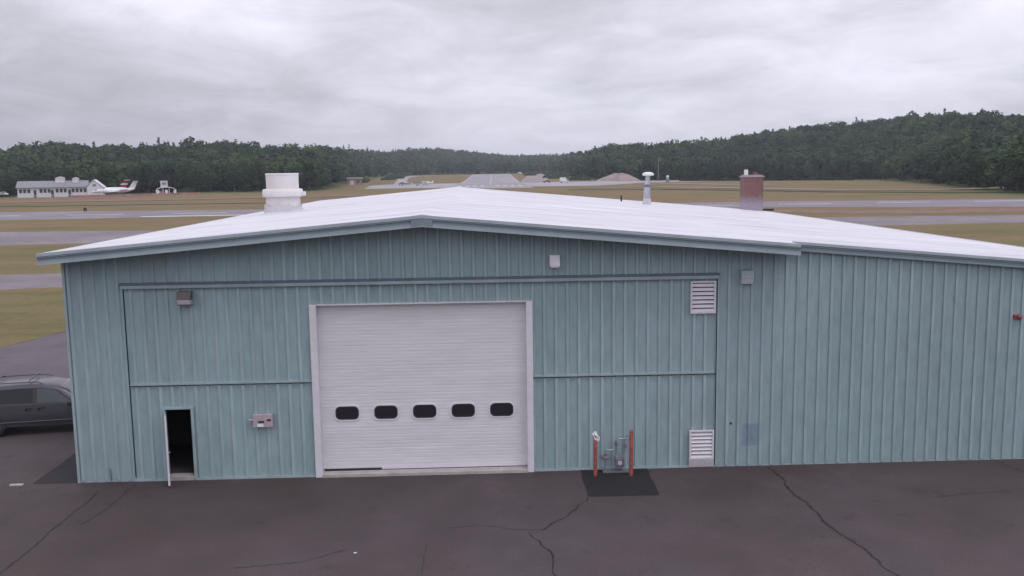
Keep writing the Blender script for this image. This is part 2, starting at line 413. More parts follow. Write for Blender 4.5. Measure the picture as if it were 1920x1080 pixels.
crack([(15.57, -.05), (15.85, -1.17), (16.3, -2.5)], .05, .06, 7)
crack([(-1.41, -5.13), (-1.44, -6.87)], .02, .05, 8)
crack([(-5.88, -6.19), (-4.34, -5.98), (-3.78, -5.64), (-3.32, -5.31)], .028, .05, 9)
crack([(12.2, -3.0), (13.4, -2.75), (14.6, -2.7)], .03, .05, 10)
crack([(-17.2, 16), (-19.5, 14.5), (-22, 14.8)], .12, .3, 11)
crack([(-14.5, 24), (-18, 21.6), (-21.5, 20.2), (-25, 19.5)], .14, .35, 12)
tag(ap.build('apron', [M['apron'], M['tar']]), kind='structure')
sheet('asphalt_patch', ragged([(2.91, -.02), (4.93, -.02), (4.86, -2.3), (2.87, -2.24)], .3, .02, 5), M['patch'], .0125)
side = sheet('side_asphalt_strip', ragged([(-13.3, -.02), (-11.95, -.02), (-11.95, 30), (-13.3, 30)], .6, .03, 6), M['patch'], .0125)
# crossing runway, taxiways and the band of pavement beyond the grass island
sheet('side_road', ragged([(-14.2, 11.5), (-13.35, 40), (-13.5, 47.8), (-18, 47.9), (-23.2, 30), (-25.2, 22.8), (-29.6, 4), (-21, 8)], 1.2, .2, 8), M['side_road'], .009)
sheet('taxiway', ragged([(-400, 43.5), (-60, 43.0), (-44, 46.3), (-28, 50), (60, 50), (200, 52), (200, 60), (-44, 58.8), (-400, 58)], 6, .4, 7), M['taxi'], .006)
sheet('taxiway', [(-600, 101), (-63.7, 95.9), (84, 109), (600, 135), (600, 152), (95.5, 128.7), (62.4, 131), (-54, 123.7), (-79, 125.8), (-600, 148)], M['taxi'], .006)
sheet('runway', [(-700, 171), (-100, 167.5), (-57.6, 171), (64, 174.5), (113, 158.5), (700, 120), (700, 178), (138, 199), (74, 207), (-56, 205), (-123, 212), (-700, 240)], M['runway'], .006)
mk = MB()
for x0, x1 in ((-74, -20), (-18, 30)):
    mk.quad((x0, 173.6 + .03 * (x0 + 74), .012), (x1, 173.6 + .03 * (x1 + 74), .012), (x1, 175.6 + .03 * (x1 + 74), .012), (x0, 175.6 + .03 * (x0 + 74), .012))
for k in range(-14, 15):
    mk.quad((k * 24, 188, .012), (k * 24 + 13, 188, .012), (k * 24 + 13, 189, .012), (k * 24, 189, .012))
tag(mk.build('runway_marking', M['marking']), kind='structure')

# the long runway that climbs away from the camera, draped over the rise
def ribbon(name, pts, m, z=.03):
    """pts: (x, y, halfwidth) draped over the terrain"""
    b = MB(); v = []; f = []
    for i, (x, y, hw) in enumerate(pts):
        d = Vector((pts[min(i + 1, len(pts) - 1)][0] - pts[max(i - 1, 0)][0], pts[min(i + 1, len(pts) - 1)][1] - pts[max(i - 1, 0)][1], 0)).normalized()
        n = Vector((-d.y, d.x, 0))
        for s in np.linspace(-1, 1, 5):
            px, py = x + n.x * hw * s, y + n.y * hw * s
            v.append((px, py, tz(px, py) + z))
        if i:
            for k in range(4): f.append((5 * (i - 1) + k, 5 * i + k, 5 * i + k + 1, 5 * (i - 1) + k + 1))
    b.add(v, f); return tag(b.build(name, m), kind='structure')
RY = np.linspace(430, 1150, 49)
def rx(y): return 9.0 + (y - 640) * .0165
ribbon('runway', [(rx(y), y, 22.5) for y in RY], M['runway_far'], .05)
rm = MB()
for k in range(-4, 5):
    if k == 0: continue
    for (ya, yb) in ((486, 520),):
        x = rx(503) + k * 4.4
        rm.quad((x - 1.1, ya, .09), (x + 1.1, ya, .09), (x + 1.1, yb, .09), (x - 1.1, yb, .09))
for y in np.arange(560, 1120, 50):
    a, b_ = y, y + 28
    rm.quad((rx(a) - .6, a, tz(rx(a), a) + .1), (rx(a) + .6, a, tz(rx(a), a) + .1), (rx(b_) + .6, b_, tz(rx(b_), b_) + .1), (rx(b_) - .6, b_, tz(rx(b_), b_) + .1))
for s in (-1, 1):
    for y in np.arange(640, 1140, 20):
        x0, x1 = rx(y) + s * 21, rx(y + 20) + s * 21
        rm.quad((x0 - .35, y, tz(x0, y) + .1), (x0 + .35, y, tz(x0, y) + .1), (x1 + .35, y + 20, tz(x1, y + 20) + .1), (x1 - .35, y + 20, tz(x1, y + 20) + .1))
tag(rm.build('runway_marking', M['marking_worn']), kind='structure')
sheet('far_apron', ragged([(-62, 470), (66, 470), (112, 560), (150, 596), (150, 640), (96, 640), (40, 636), (-20, 640), (-60, 640), (-72, 590)], 12, 1.5, 9), M['apron_pale'], .02)
sheet('sandy_clearing', ragged([(40, 560), (100, 540), (150, 570), (175, 610), (160, 662), (30, 655)], 8, 2.5, 21), M['clearing'], .012)
ribbon('sandy_clearing', [(41, 660, 9), (50, 760, 12), (58, 860, 11), (66, 960, 14), (76, 1040, 10)], M['clearing'], .06)
ribbon('track', [(-58, 640, 4), (-66, 760, 4.5), (-76, 900, 5), (-72, 1000, 5), (-58, 1090, 5)], M['apron_pale'], .06)

ribbon('soil_strip', [(55, 160, 3), (62.8, 154.5, 5), (73.5, 148.6, 6.5), (82.7, 145.5, 7), (105.3, 146.5, 7), (160, 152, 5)], M['soil'], .02)
ribbon('ditch', [(40, 372, 3), (78.3, 359.3, 4), (103.9, 321.3, 4.5), (122.5, 283.5, 4), (146.9, 261.1, 3.2), (168.6, 248.1, 3), (230, 225, 3)], M['ditch'], .16)
ribbon('mown_strip', [(50, 412, 6), (87.1, 402.6, 8), (114.4, 356.3, 8), (133.4, 311.1, 6.5), (162.3, 291.4, 6), (189.3, 281.8, 5), (240, 262, 4)], M['straw'], .14)
ribbon('mown_strip', [(95, 520, 6), (111, 505, 9), (127.6, 448.4, 9), (141, 402.5, 6)], M['straw'], .14)
ribbon('ditch', [(-330, 262, 2), (-200, 258, 2.2), (-118, 255, 2.4), (-60, 256, 2)], M['ditch'], .10)
ribbon('soil_strip', [(-190, 300, 9), (-120, 310, 12), (-40, 330, 10), (10, 345, 6)], M['soil'], .10)

# ------------------------------------------------------------------ hangar
XL, XR, YB = -11.92, 21.78, 43.6
EXL, EXR, RGX, RGZ = -12.2, 21.93, -1.5946, 7.77
def zr(x): return RGZ + (.0848 if x < RGX else -.0914) * (x - RGX)
hangar = empty('hangar', (0, 0, 0), 'large teal metal sided hangar with a white low gable roof', 'hangar')
PITCH = .342; PH = 7.0 - 20 * PITCH
def breaks(x0, x1):
    """profile points (x, depth) of ribbed cladding between x0 and x1 at a common rib phase"""
    pts = []
    k0 = int(math.floor((x0 - PH) / PITCH)) - 1; k1 = int(math.ceil((x1 - PH) / PITCH)) + 1
    for k in range(k0, k1 + 1):
        c = PH + k * PITCH
        pts += [(c - .046, 0), (c - .036, -.042), (c + .040, -.042), (c + .072, 0)]
    pts.sort()
    def at_(x):
        for i in range(len(pts) - 1):
            if pts[i][0] <= x <= pts[i + 1][0]:
                t = (x - pts[i][0]) / max(1e-9, pts[i + 1][0] - pts[i][0]); return pts[i][1] + t * (pts[i + 1][1] - pts[i][1])
    return [(x0, at_(x0))] + [p for p in pts if x0 + 1e-4 < p[0] < x1 - 1e-4] + [(x1, at_(x1))]
def clad(b, x0, x1, zb, zt, y, mp=None, rib_sheen=True):
    fb = zb if callable(zb) else (lambda x: zb); ft = zt if callable(zt) else (lambda x: zt)
    pr = breaks(x0, x1); v = []; f = []
    for x, d in pr:
        for z in (fb(x), ft(x)):
            p = (x, y + d, z); v.append(mp(p) if mp else p)
    o = len(b.v); b.v += v
    for i in range(len(pr) - 1):
        b.f.append((o + 2 * i, o + 2 * i + 2, o + 2 * i + 3, o + 2 * i + 1))
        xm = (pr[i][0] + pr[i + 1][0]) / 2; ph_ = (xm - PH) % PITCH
        b.m.append(1 if (ph_ < .073 or ph_ > PITCH - .036) and rib_sheen else 0)  # crown and right flank take the painted highlight, left flank stays plain
top = lambda x: zr(x) - .13
DX0, DX1, DZ1 = -4.78, 1.33, 5.16          # roll-up door opening
PX0, PX1, PZ0, PZ1 = -9.32, -8.57, .12, 2.16   # person door opening
SX0, SX1 = -10.3, 7.0                      # big sliding door
fw = MB()
clad(fw, XL, SX0, .05, top, 0); clad(fw, SX0, SX1, 5.9, top, 0); clad(fw, SX1, XR, .05, top, 0)
# top of the sheets folds back behind the fascia so that no light leaks in
front = fw.build('front_wall', [M['siding'], M['siding_sheen']], hangar)
sp_ = MB(); Y0 = .045
clad(sp_, SX0 + .02, DX0 - .12, 2.93, 5.76, Y0); clad(sp_, DX1 + .12, SX1 - .02, 2.93, 5.76, Y0)
clad(sp_, DX0 - .12, DX1 + .12, DZ1 + .03, 5.76, Y0)
clad(sp_, SX0 + .02, PX0, .06, 2.85, Y0); clad(sp_, PX1, DX0 - .12, .06, 2.85, Y0); clad(sp_, PX0, PX1, PZ1, 2.85, Y0)
clad(sp_, DX1 + .12, SX1 - .02, .06, 2.85, Y0)
sp_.build('sliding_door_panel', [M['siding'], M['siding_sheen']], hangar)
bk = MB()   # dark backing seen only through the gaps
for (x0, x1, z0, z1) in ((SX0 - .05, PX0, .0, 5.95), (PX1, DX0 - .02, 0, 5.95), (PX0, PX1, PZ1 + .0, 5.95), (DX0 - .02, DX1 + .02, DZ1 + .02, 5.95), (DX1 + .02, SX1 + .05, 0, 5.95)):
    bk.box(x0, x1, .10, .13, z0, z1)
bk.build('door_backing', M['trim_dark'], hangar)
tr = MB()   # horizontal girt trim of the sliding door: light lip over a dark gap
for x0, x1 in ((SX0 + .04, DX0 - .13), (DX1 + .13, SX1 - .04)):
    tr = MB(); tr.box(x0, x1, -.03, .06, 2.895, 2.945); tr.build('girt_trim', M['trim'], hangar)
tk = MB()
tk.box(SX0 - .02, SX1 + .02, -.10, .04, 5.775, 5.845)
tk.box(SX0 - .02, SX1 + .02, -.10, -.075, 5.755, 5.774)
tk.build('door_track', M['track'], hangar)
th = MB(); th.box(SX0 - .05, SX1 + .05, -.075, .03, 5.848, 5.925); th.build('track_hood', M['trim_dark'], hangar)
bs = MB()
for x0, x1 in ((SX0, PX0 - .03), (PX1 + .03, DX0 - .2), (DX1 + .2, SX1)):
    bs = MB(); bs.box(x0, x1, -.035, .05, .0, .055); bs.build('base_trim', M['trim'], hangar)
for x0, x1 in ((XL, SX0 - .003), (SX1 + .003, XR)):
    bs = MB(); bs.box(x0, x1, -.012, .03, 0, .045); bs.build('base_trim', M['trim'], hangar)
ct = MB(); ct.box(XL - .045, XL + .03, -.045, .05, 0, top(XL)); ct.build('corner_trim', M['trim'], hangar)
ct = MB(); ct.box(XR - .03, XR + .04, -.045, .05, 0, top(XR)); ct.build('corner_trim', M['trim'], hangar)
# other walls
def side_map(xp, sgn): return lambda p: (xp - sgn * p[1], p[0], p[2])
sw_ = MB(); clad(sw_, .05, YB, 0, top(XL), 0, lambda p: (XL + p[1], p[0], p[2])); sw_.build('side_wall', [M['siding'], M['siding_sheen']], hangar)
sw_ = MB(); clad(sw_, .05, YB, 0, top(XR), 0, lambda p: (XR - p[1], p[0], p[2])); sw_.build('side_wall', [M['siding'], M['siding_sheen']], hangar)
bw = MB(); clad(bw, XL, RGX, 0, top, 0, lambda p: (p[0], YB - p[1], p[2])); clad(bw, RGX, XR, 0, top, 0, lambda p: (p[0], YB - p[1], p[2])); bw.build('back_wall', [M['siding'], M['siding_sheen']], hangar)
fl = MB(); fl.box(XL + .06, XR - .06, .05, YB - .06, .03, .10); fl.build('floor_slab', M['concrete'], hangar)

# roof: a coated sheet with low swells and seams, its underside and eaves
OH1, OH2, XS = .85, .14, 9.14
rf = MB()
def roof_part(xa, xb, ya, yb, nx, ny, seed):
    rr = random.Random(seed)
    v = []; f = []
    for i in range(nx + 1):
        for j in range(ny + 1):
            x = xa + (xb - xa) * i / nx; y = ya + (yb - ya) * j / ny
            e = 0 if i in (0, nx) or j in (0, ny) else 1
            seam = .018 if (j % 6 == 3) else 0
            v.append((x, y, zr(x) + e * (rr.uniform(-.008, .012) + seam)))
    for i in range(nx):
        for j in range(ny):
            a = i * (ny + 1) + j; f.append((a, a + ny + 1, a + ny + 2, a + 1))
    n = len(v)
    rf.add(v, f)
    t = .1
    lo = [(xa, ya, zr(xa) - t), (xb, ya, zr(xb) - t), (xb, yb, zr(xb) - t), (xa, yb, zr(xa) - t)]
    hi = [(xa, ya, zr(xa)), (xb, ya, zr(xb)), (xb, yb, zr(xb)), (xa, yb, zr(xa))]
    rf.add(lo + hi, [(0, 1, 2, 3), (0, 1, 5, 4), (1, 2, 6, 5), (2, 3, 7, 6), (3, 0, 4, 7)])
roof_part(EXL, RGX, -OH1, YB + .2, 22, 90, 1)
roof_part(RGX, XS, -OH1, YB + .2, 22, 90, 2)
roof_part(XS, EXR, -OH2, YB + .2, 26, 90, 3)
roof = rf.build('roof', M['roof'], hangar)
rc = MB()
rc.prism([(RGX - .6, zr(RGX - .6) + .004), (RGX, RGZ + .03), (RGX + .6, zr(RGX + .6) + .004), (RGX + .6, zr(RGX + .6) - .03), (RGX - .6, zr(RGX - .6) - .03)], -OH1 - .01, YB + .22)
rc.build('ridge_cap', M['roof'], roof)
def fascia(name, m, xs, prof, y, parent=hangar):
    b = MB(); v = []; f = []; n = len(prof)
    for x in xs:
        for (dy, dz) in prof: v.append((x, y + dy, zr(x) + dz))
    for i in range(len(xs) - 1):
        for k in range(n): f.append((i * n + k, (i + 1) * n + k, (i + 1) * n + (k + 1) % n, i * n + (k + 1) % n))
    f.append(tuple(range(n))); f.append(tuple(reversed(range((len(xs) - 1) * n, len(xs) * n))))
    b.add(v, f); return b.build(name, m, parent)
xs1 = [EXL - .02, RGX, XS]
fascia('roof_edge_flashing', M['fascia_light'], xs1, [(-.05, .012), (-.06, -.075), (-.003, -.075), (-.003, .016)], -OH1)
fascia('fascia', M['fascia'], xs1, [(-.035, -.077), (-.045, -.115), (-.010, -.135), (-.010, -.20), (-.05, -.215), (-.06, -.25), (.02, -.25), (.02, -.102), (-.003, -.102), (-.003, -.077)], -OH1)
fascia('soffit_edge_flashing', M['fascia_light'], xs1, [(-.062, -.252), (-.066, -.315), (.05, -.315), (.05, -.30), (.024, -.252)], -OH1)
rc2 = MB(); rc2.prism([(RGX - .3, zr(RGX - .3) - .10), (RGX, RGZ - .085), (RGX + .3, zr(RGX + .3) - .10), (RGX + .3, zr(RGX + .3) - .30), (RGX, RGZ - .285), (RGX - .3, zr(RGX - .3) - .30)], -OH1 - .066, -OH1 - .04)
rc2.build('fascia_peak_cap', M['fascia'], hangar)
sf = MB()
for xa, xb in ((EXL, RGX), (RGX, XS)):
    sf.add([(xa, -OH1 + .03, zr(xa) - .27), (xb, -OH1 + .03, zr(xb) - .27), (xb, 0, zr(xb) - .27), (xa, 0, zr(xa) - .27)], [(0, 1, 2, 3)])
sf.add([(XS, -OH1 + .03, zr(XS) - .30), (XS, -.005, zr(XS) - .30), (XS, -.005, zr(XS) - .104), (XS, -OH1 + .03, zr(XS) - .104)], [(0, 1, 2, 3)])
sf.build('soffit', M['fascia'], hangar)
xs2 = [XS + .012, EXR + .02]
fascia('roof_edge_flashing', M['fascia_light'], xs2, [(-.05, .03), (-.06, -.05), (-.003, -.05), (-.003, .035)], -OH2)
fascia('fascia', M['fascia'], xs2, [(-.02, -.052), (-.03, -.10), (-.005, -.12), (-.005, -.19), (-.04, -.21), (-.04, -.24), (.11, -.24), (.11, -.102), (-.003, -.102), (-.003, -.052)], -OH2)
ev = MB()
ev.box(EXL - .07, EXL - .024, -OH1 + .0, YB + .2, zr(EXL) - .13, zr(EXL) - .004); ev.build('eave_gutter', M['fascia_light'], hangar); ev = MB()
ev.box(EXR + .003, EXR + .10, -OH2 - .04, YB + .2, zr(EXR) - .16, zr(EXR) + .012)
ev.build('eave_gutter', M['fascia_light'], hangar)
ev = MB()
for xa, xb in ((EXL, RGX), (RGX, EXR)):
    ev.add([(xa, YB + .21, zr(xa) - .25), (xb, YB + .21, zr(xb) - .25), (xb, YB + .21, zr(xb)), (xa, YB + .21, zr(xa)), (xa, YB, zr(xa) - .25), (xb, YB, zr(xb) - .25)], [(0, 1, 2, 3), (0, 1, 5, 4)])
ev.build('back_fascia', M['fascia'], hangar)

# roll-up door
od = MB()
NS = 8; H0, H1 = .15, DZ1; sh = (H1 - H0) / NS
v = []; prof = []
for s in range(NS):
    z0 = H0 + s * sh
    prof += [(z0, .012), (z0 + .012, .0)]
    for k in range(1, 6):
        zz = z0 + sh * k / 6
        prof += [(zz - .016, 0), (zz - .007, .0022), (zz + .007, .0022), (zz + .016, 0)]
    prof += [(z0 + sh - .012, 0), (z0 + sh - .0001, .012)]
YD = .22
xs_ = [DX0, DX1]
for z, d in prof: v += [(DX0, YD + d, z), (DX1, YD + d, z)]
od.add(v, [(2 * i, 2 * i + 1, 2 * i + 3, 2 * i + 2) for i in range(len(prof) - 1)])
od.add([(DX0, YD + .05, H0), (DX1, YD + .05, H0), (DX1, YD + .05, H1), (DX0, YD + .05, H1)], [(0, 1, 2, 3)])
odoor = od.build('roll_up_door', M['door_white'], hangar)
def rrect(w, h, r, n=6):
    out = []
    for cx, cz, a0 in ((w / 2 - r, h / 2 - r, 0), (-w / 2 + r, h / 2 - r, 90), (-w / 2 + r, -h / 2 + r, 180), (w / 2 - r, -h / 2 + r, 270)):
        for k in range(n + 1):
            a = R(a0 + 90 * k / n); out.append((cx + r * math.cos(a), cz + r * math.sin(a)))
    return out
def ring(b, o, i, y0, y1, cx, cz):
    n = len(o)
    v = [(cx + p[0], y0, cz + p[1]) for p in o] + [(cx + p[0], y0, cz + p[1]) for p in i] + [(cx + p[0], y1, cz + p[1]) for p in o] + [(cx + p[0], y1, cz + p[1]) for p in i]
    f = []
    for k in range(n):
        j = (k + 1) % n
        f += [(k, j, n + j, n + k), (k, j, 2 * n + j, 2 * n + k), (n + k, n + j, 3 * n + j, 3 * n + k)]
    b.add(v, f)
for k in range(5):
    cx = -4.03 + k * 1.1525; cz = 1.875
    b = MB(); ring(b, rrect(.775, .485, .18), rrect(.70, .41, .15), YD - .025, YD + .012, cx, cz)
    fr = b.build('window_frame', M['door_white'], odoor)
    b = MB(); ring(b, rrect(.70, .41, .15), rrect(.62, .33, .12), YD - .020, YD + .0, cx, cz); 
    b.build('window_gasket', M['rubber'], odoor)
    b = MB(); b.poly([(cx + p[0], YD - .008, cz + p[1]) for p in rrect(.64, .35, .13)]); b.build('window_pane', M['glass_dark'], odoor)
b = MB(); b.box(DX0 + .02, -3.05, YD - .03, YD + .04, .09, .165); b.build('bottom_seal', M['rubber'], odoor)
b = MB(); b.box(-3.05, DX1 - .02, YD - .02, YD + .04, .125, .155); b.build('bottom_rail', M['white_metal'], odoor)
dr = MB(); dr.box(-3.05, DX1, YD - .01, YD + .03, .10, .124); dr.build('bottom_seal', M['rubber'], odoor)
for (x0, x1) in ((DX0 - .20, DX0), (DX1, DX1 + .19)):
    b = MB(); b.box(x0, x1, -.09, YD + .06, .0, 5.19); b.build('door_post', M['white_metal'], hangar, bevel=.01)
b = MB(); b.box(DX0, DX1, -.035, YD + .06, DZ1, DZ1 + .035); b.build('door_header', M['white_metal'], hangar)
b = MB(); b.box(DX0, DX1, -.12, YD + .06, 0, .088); b.build('door_sill', M['concrete'], hangar)
# person door, left open
b = MB()
b.box(PX0 - .05, PX0 - .004, -.02, .16, .06, PZ1 + .06); b.box(PX1 + .004, PX1 + .09, -.02, .16, .06, PZ1 + .06); b.box(PX0 - .004, PX1 + .004, -.03, .16, PZ1 + .002, PZ1 + .06)
b.build('person_door_frame', M['trim'], hangar)
b = MB(); b.box(PX0, PX1, -.03, .3, .0, .12); b.build('person_door_step', M['concrete'], hangar)
dl = MB(); dl.box(0, .72, -.022, .022, .10, PZ1 - .01)
ang = R(-69)
dleaf = dl.build('open_door', M['siding'], hangar, loc=(PX0 - .01, -.03, 0)); dleaf.rotation_euler = (0, 0, ang)
ed = MB(); ed.box(.721, .735, -.026, .026, .09, PZ1); ed.build('door_edge', M['white_metal'], dleaf)
hd = MB()
for s in (-1, 1):
    hd.tube([(.66, s * .022, 1.05), (.66, s * .075, 1.05)], .014, 8); hd.tube([(.66, s * .075, 1.05), (.56, s * .08, 1.05)], .012, 8)
hd.build('door_handle', M['galv'], dleaf)
# interior partition keeps the doorway dark
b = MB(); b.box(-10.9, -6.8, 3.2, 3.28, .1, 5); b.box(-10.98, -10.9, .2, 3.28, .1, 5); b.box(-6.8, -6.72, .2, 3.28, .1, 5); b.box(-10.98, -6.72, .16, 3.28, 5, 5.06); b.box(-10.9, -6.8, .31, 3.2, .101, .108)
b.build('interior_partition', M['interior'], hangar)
# painted-over patch and a bolt hole on the right-hand cladding
b = MB()
clad(b, 7.85, 8.31, .64, 1.33, -.0035, None, False); b.build('painted_patch', M['blue_patch'], hangar)
b = MB(); b.tube([(7.47, -.012, 1.34), (7.47, .02, 1.34)], .035, 12); b.build('hole_plug', M['rubber'], hangar)
# dents and torn corner of the cladding at the far left foot
b = MB(); b.tube([(-10.98, -.045, 0), (-10.99, -.045, .36), (-11.02, -.04, .42)], .012, 6); b.build('torn_sheet_edge', M['trim_dark'], hangar)

# louvred vents
def louver(x0, x1, z0, z1, label, n, extra=False):
    t = empty('wall_vent', (x0, 0, z0), label, 'vent', 'louvred wall vents')
    w, h = x1 - x0, z1 - z0
    b = MB(); y0, y1 = -.075, .0
    b.box(0, .05, y0, y1, 0, h); b.box(w - .05, w, y0, y1, 0, h); b.box(.05, w - .05, y0, y1, 0, .045); b.box(.05, w - .05, y0, y1, h - .045, h)
    b.build('frame', M['white_metal'], t)
    b = MB(); b.box(.05, w - .05, .0, .03, .045, h - .045); b.build('backing', M['rubber'], t)
    hh = h - .09
    for k in range(n):
        z = .045 + hh * k / n; p = hh / n
        b = MB(); b.prism([(-.07, z + .005), (-.055, z + .005), (-.012, z + p * .62), (-.012, z + p * .74)], .05, w - .05, 'x'); b.build('slat', M['white_metal'], t)
    if extra:
        b = MB(); b.box(-.01, w + .01, -.07, 0, -.235, -.004); b.build('sill_box', M['grey_box'], t)
    return t
louver(6.19, 6.94, 4.72, 5.68, 'white louvred vent high on the wall just under the door track', 7)
louver(6.21, 6.95, .27, 1.16, 'white louvred vent near the ground with a grey box under it', 7, True)

# wall lights
t = empty('wall_light', (-8.5, 0, 5.26), 'dark bronze wall light under the left part of the door track', 'wall light')
b = MB(); b.prism([(-.02, .40), (-.21, .40), (-.25, .17), (-.02, .17)], -.2, .2, 'x'); b.build('housing', M['brown_box'], t, bevel=.01)
b = MB(); b.prism([(-.02, .165), (-.245, .165), (-.19, .03), (-.02, .03)], -.18, .18, 'x'); b.build('lens', M['lens'], t, bevel=.008)
b = MB(); b.box(-.19, .19, -.2, -.02, 0, .026); b.build('base', M['brown_box'], t)
t = empty('wall_light', (2.18, 0, 6.19), 'small white box light high under the gable', 'wall light')
b = MB(); b.prism([(-.01, .34), (-.12, .34), (-.20, .05), (-.20, 0), (-.01, 0)], -.15, .15, 'x'); b.build('housing', M['white_gloss'], t, bevel=.012)
b = MB(); b.box(-.12, .12, -.19, -.03, -.03, -.003); b.build('lens', M['lens'], t)
t = empty('wall_light', (7.83, 0, 5.57), 'teal grey wall light with a conduit running up to the eave', 'wall light')
b = MB(); b.prism([(-.02, .42), (-.2, .42), (-.24, .18), (-.02, .18)], -.19, .19, 'x'); b.build('housing', M['trim'], t, bevel=.01)
b = MB(); b.prism([(-.02, .175), (-.235, .175), (-.18, .02), (-.02, .02)], -.17, .17, 'x'); b.build('lens', M['lens'], t, bevel=.008)
b = MB(); b.tube([(.17, -.05, .42), (.17, -.05, .98)], .016, 8); b.build('conduit', M['trim'], t)
b = MB(); b.box(-.2, .16, -.03, -.004, .44, 1.0); b.build('back_plate', M['siding'], t)

# power outlet plate left of the roll-up door
t = empty('electrical_panel', (-6.46, 0, 1.78), 'small pinkish grey electrical panel left of the white roll up door', 'electrical panel')
b = MB(); b.box(-.29, .29, -.11, .0, -.20, .19); b.build('box', M['pink_grey'], t, bevel=.012)
b = MB(); b.tube([(-.29, -.05, .02), (-.42, -.05, .02)], .035, 10); b.build('conduit_stub', M['galv'], t)
b = MB(); b.box(-.13, .04, -.125, -.112, -.05, .0); b.build('socket', M['rubber'], t)
b = MB(); b.box(.13, .24, -.125, -.112, .0, .05); b.build('socket', M['rubber'], t)
b = MB(); b.box(-.16, .02, -.13, -.112, -.17, -.09); b.build('label_plate', M['plastic_wrap'], t)

# alarm bell on the right
t = empty('alarm_bell', (16.06, -.04, 4.43), 'small red alarm bell high on the right wall', 'alarm bell')
b = MB(); b.box(-.11, .02, -.04, .03, -.06, .06); b.build('base', M['red'], t, bevel=.01)
b = MB(); b.tube([(.06, 0, 0), (.06, -.05, 0), (.06, -.09, 0), (.06, -.11, 0)], [.085, .085, .065, .02], 20); b.build('gong', M['red'], t, smooth='auto')
b = MB(); b.tube([(.06, -.11, 0), (.06, -.125, 0)], .02, 10); b.build('bolt', M['galv'], t)

# bollards and gas meter
b = MB(); b.lathe([(.056, 0), (.056, 1.22), (.05, 1.255), (.03, 1.27)], n=18)
bol = b.build('bollard', M['red_paint'], loc=(3.30, -.56, 0), smooth='auto'); tag(bol, 'faded red steel bollard with a white plastic bag tied over its top', 'bollard', 'red bollards guarding the gas meter')
pb = MB(); rr = random.Random(4); v = []; f = []
NR, NK = 9, 16
for i in range(NR):
    z = .98 + .27 * i / (NR - 1)
    for k in range(NK):
        a = 2 * math.pi * k / NK
        rad = (.068 + .022 * math.sin(3 * a + i) + rr.uniform(-.012, .016)) * (1 if i < NR - 2 else .55)
        v.append((rad * math.cos(a) + .02 * math.sin(i * .8) + (.05 * (1 - i / NR) if math.cos(a) > .6 else 0), rad * math.sin(a), z - (.10 * max(0, math.cos(a - .3)) if i == 0 else 0)))
for i in range(NR - 1):
    for k in range(NK): f.append((i * NK + k, i * NK + (k + 1) % NK, (i + 1) * NK + (k + 1) % NK, (i + 1) * NK + k))
f.append(tuple(range((NR - 1) * NK, NR * NK))); pb.add(v, f)
pbo = pb.build('plastic_bag', M['plastic_wrap'], loc=(3.30, -.56, .25)); pbo.scale = (.85, .85, .88)
tag(pbo, 'crumpled white plastic bag wrapped over the top of a red bollard', 'plastic bag')
b = MB(); b.lathe([(.058, 0), (.058, 1.34), (.052, 1.375), (.03, 1.39)], n=18)
tag(b.build('bollard', M['red_paint'], loc=(4.35, -.62, 0), smooth='auto'), 'bare faded red steel bollard right of the gas meter', 'bollard', 'red bollards guarding the gas meter')
t = empty('gas_meter', (3.98, -.26, 0), 'grey gas meter with pipes standing between two red bollards', 'gas meter')
b = MB(); b.tube([(-.33, .02, 0), (-.33, .02, .62), (-.30, .02, .68), (-.05, .02, .68), (-.02, .02, .74), (-.02, .02, .98), (.04, .02, 1.02), (.32, .02, 1.02), (.35, .06, 1.02), (.35, .3, 1.02)], .021, 10)
b.tube([(.24, .02, .55), (.24, .02, 1.02)], .021, 10); b.tube([(-.02, .02, .5), (-.02, .02, .74)], .021, 10); b.build('pipework', M['galv'], t, smooth='auto')
b = MB(); b.box(-.06, .22, -.10, .10, .16, .46); b.build('meter_body', M['meter'], t, bevel=.03)
b = MB(); b.tube([(.08, -.101, .32), (.08, -.125, .32)], .065, 18); b.build('dial_cover', M['lens'], t)
b = MB(); b.box(-.03, .19, -.06, .06, .464, .50); b.build('top_plate', M['galv'], t)
b = MB(); b.lathe([(.03, 0), (.13, .02), (.14, .05), (.13, .08), (.05, .11), (.05, .17), (.02, .18)], (-.33, .02, .40), 18); b.build('regulator', M['meter'], t, smooth='auto')
b = MB(); b.tube([(-.02, -.05, .86), (-.02, .09, .86)], .055, 12); b.box(-.035, -.005, -.07, -.05, .80, .98); b.build('valve', M['meter'], t)
b = MB(); b.tube([(.24, -.04, .80), (.24, .08, .80)], .06, 12); b.build('valve', M['meter'], t)
b = MB(); b.box(-.42, .36, -.1, .16, .002, .05); b.build('skid_plate', M['meter'], t)
b = MB(); v = []; 
b.tube([(.0, 0, .012), (.07, .02, .014)], [.015, .011], 7); tag(b.build('scrap', M['stick'], loc=(-3.12, -5.56, 0)), 'small white scrap lying on the dark tarmac', 'litter')
b = MB(); b.box(0, .38, -.05, .05, .004, .04); o = b.build('kerb_stone', M['concrete'], loc=(-13.9, -.10, 0)); tag(o, 'short pale concrete stone lying at the left corner of the hangar', 'stone')

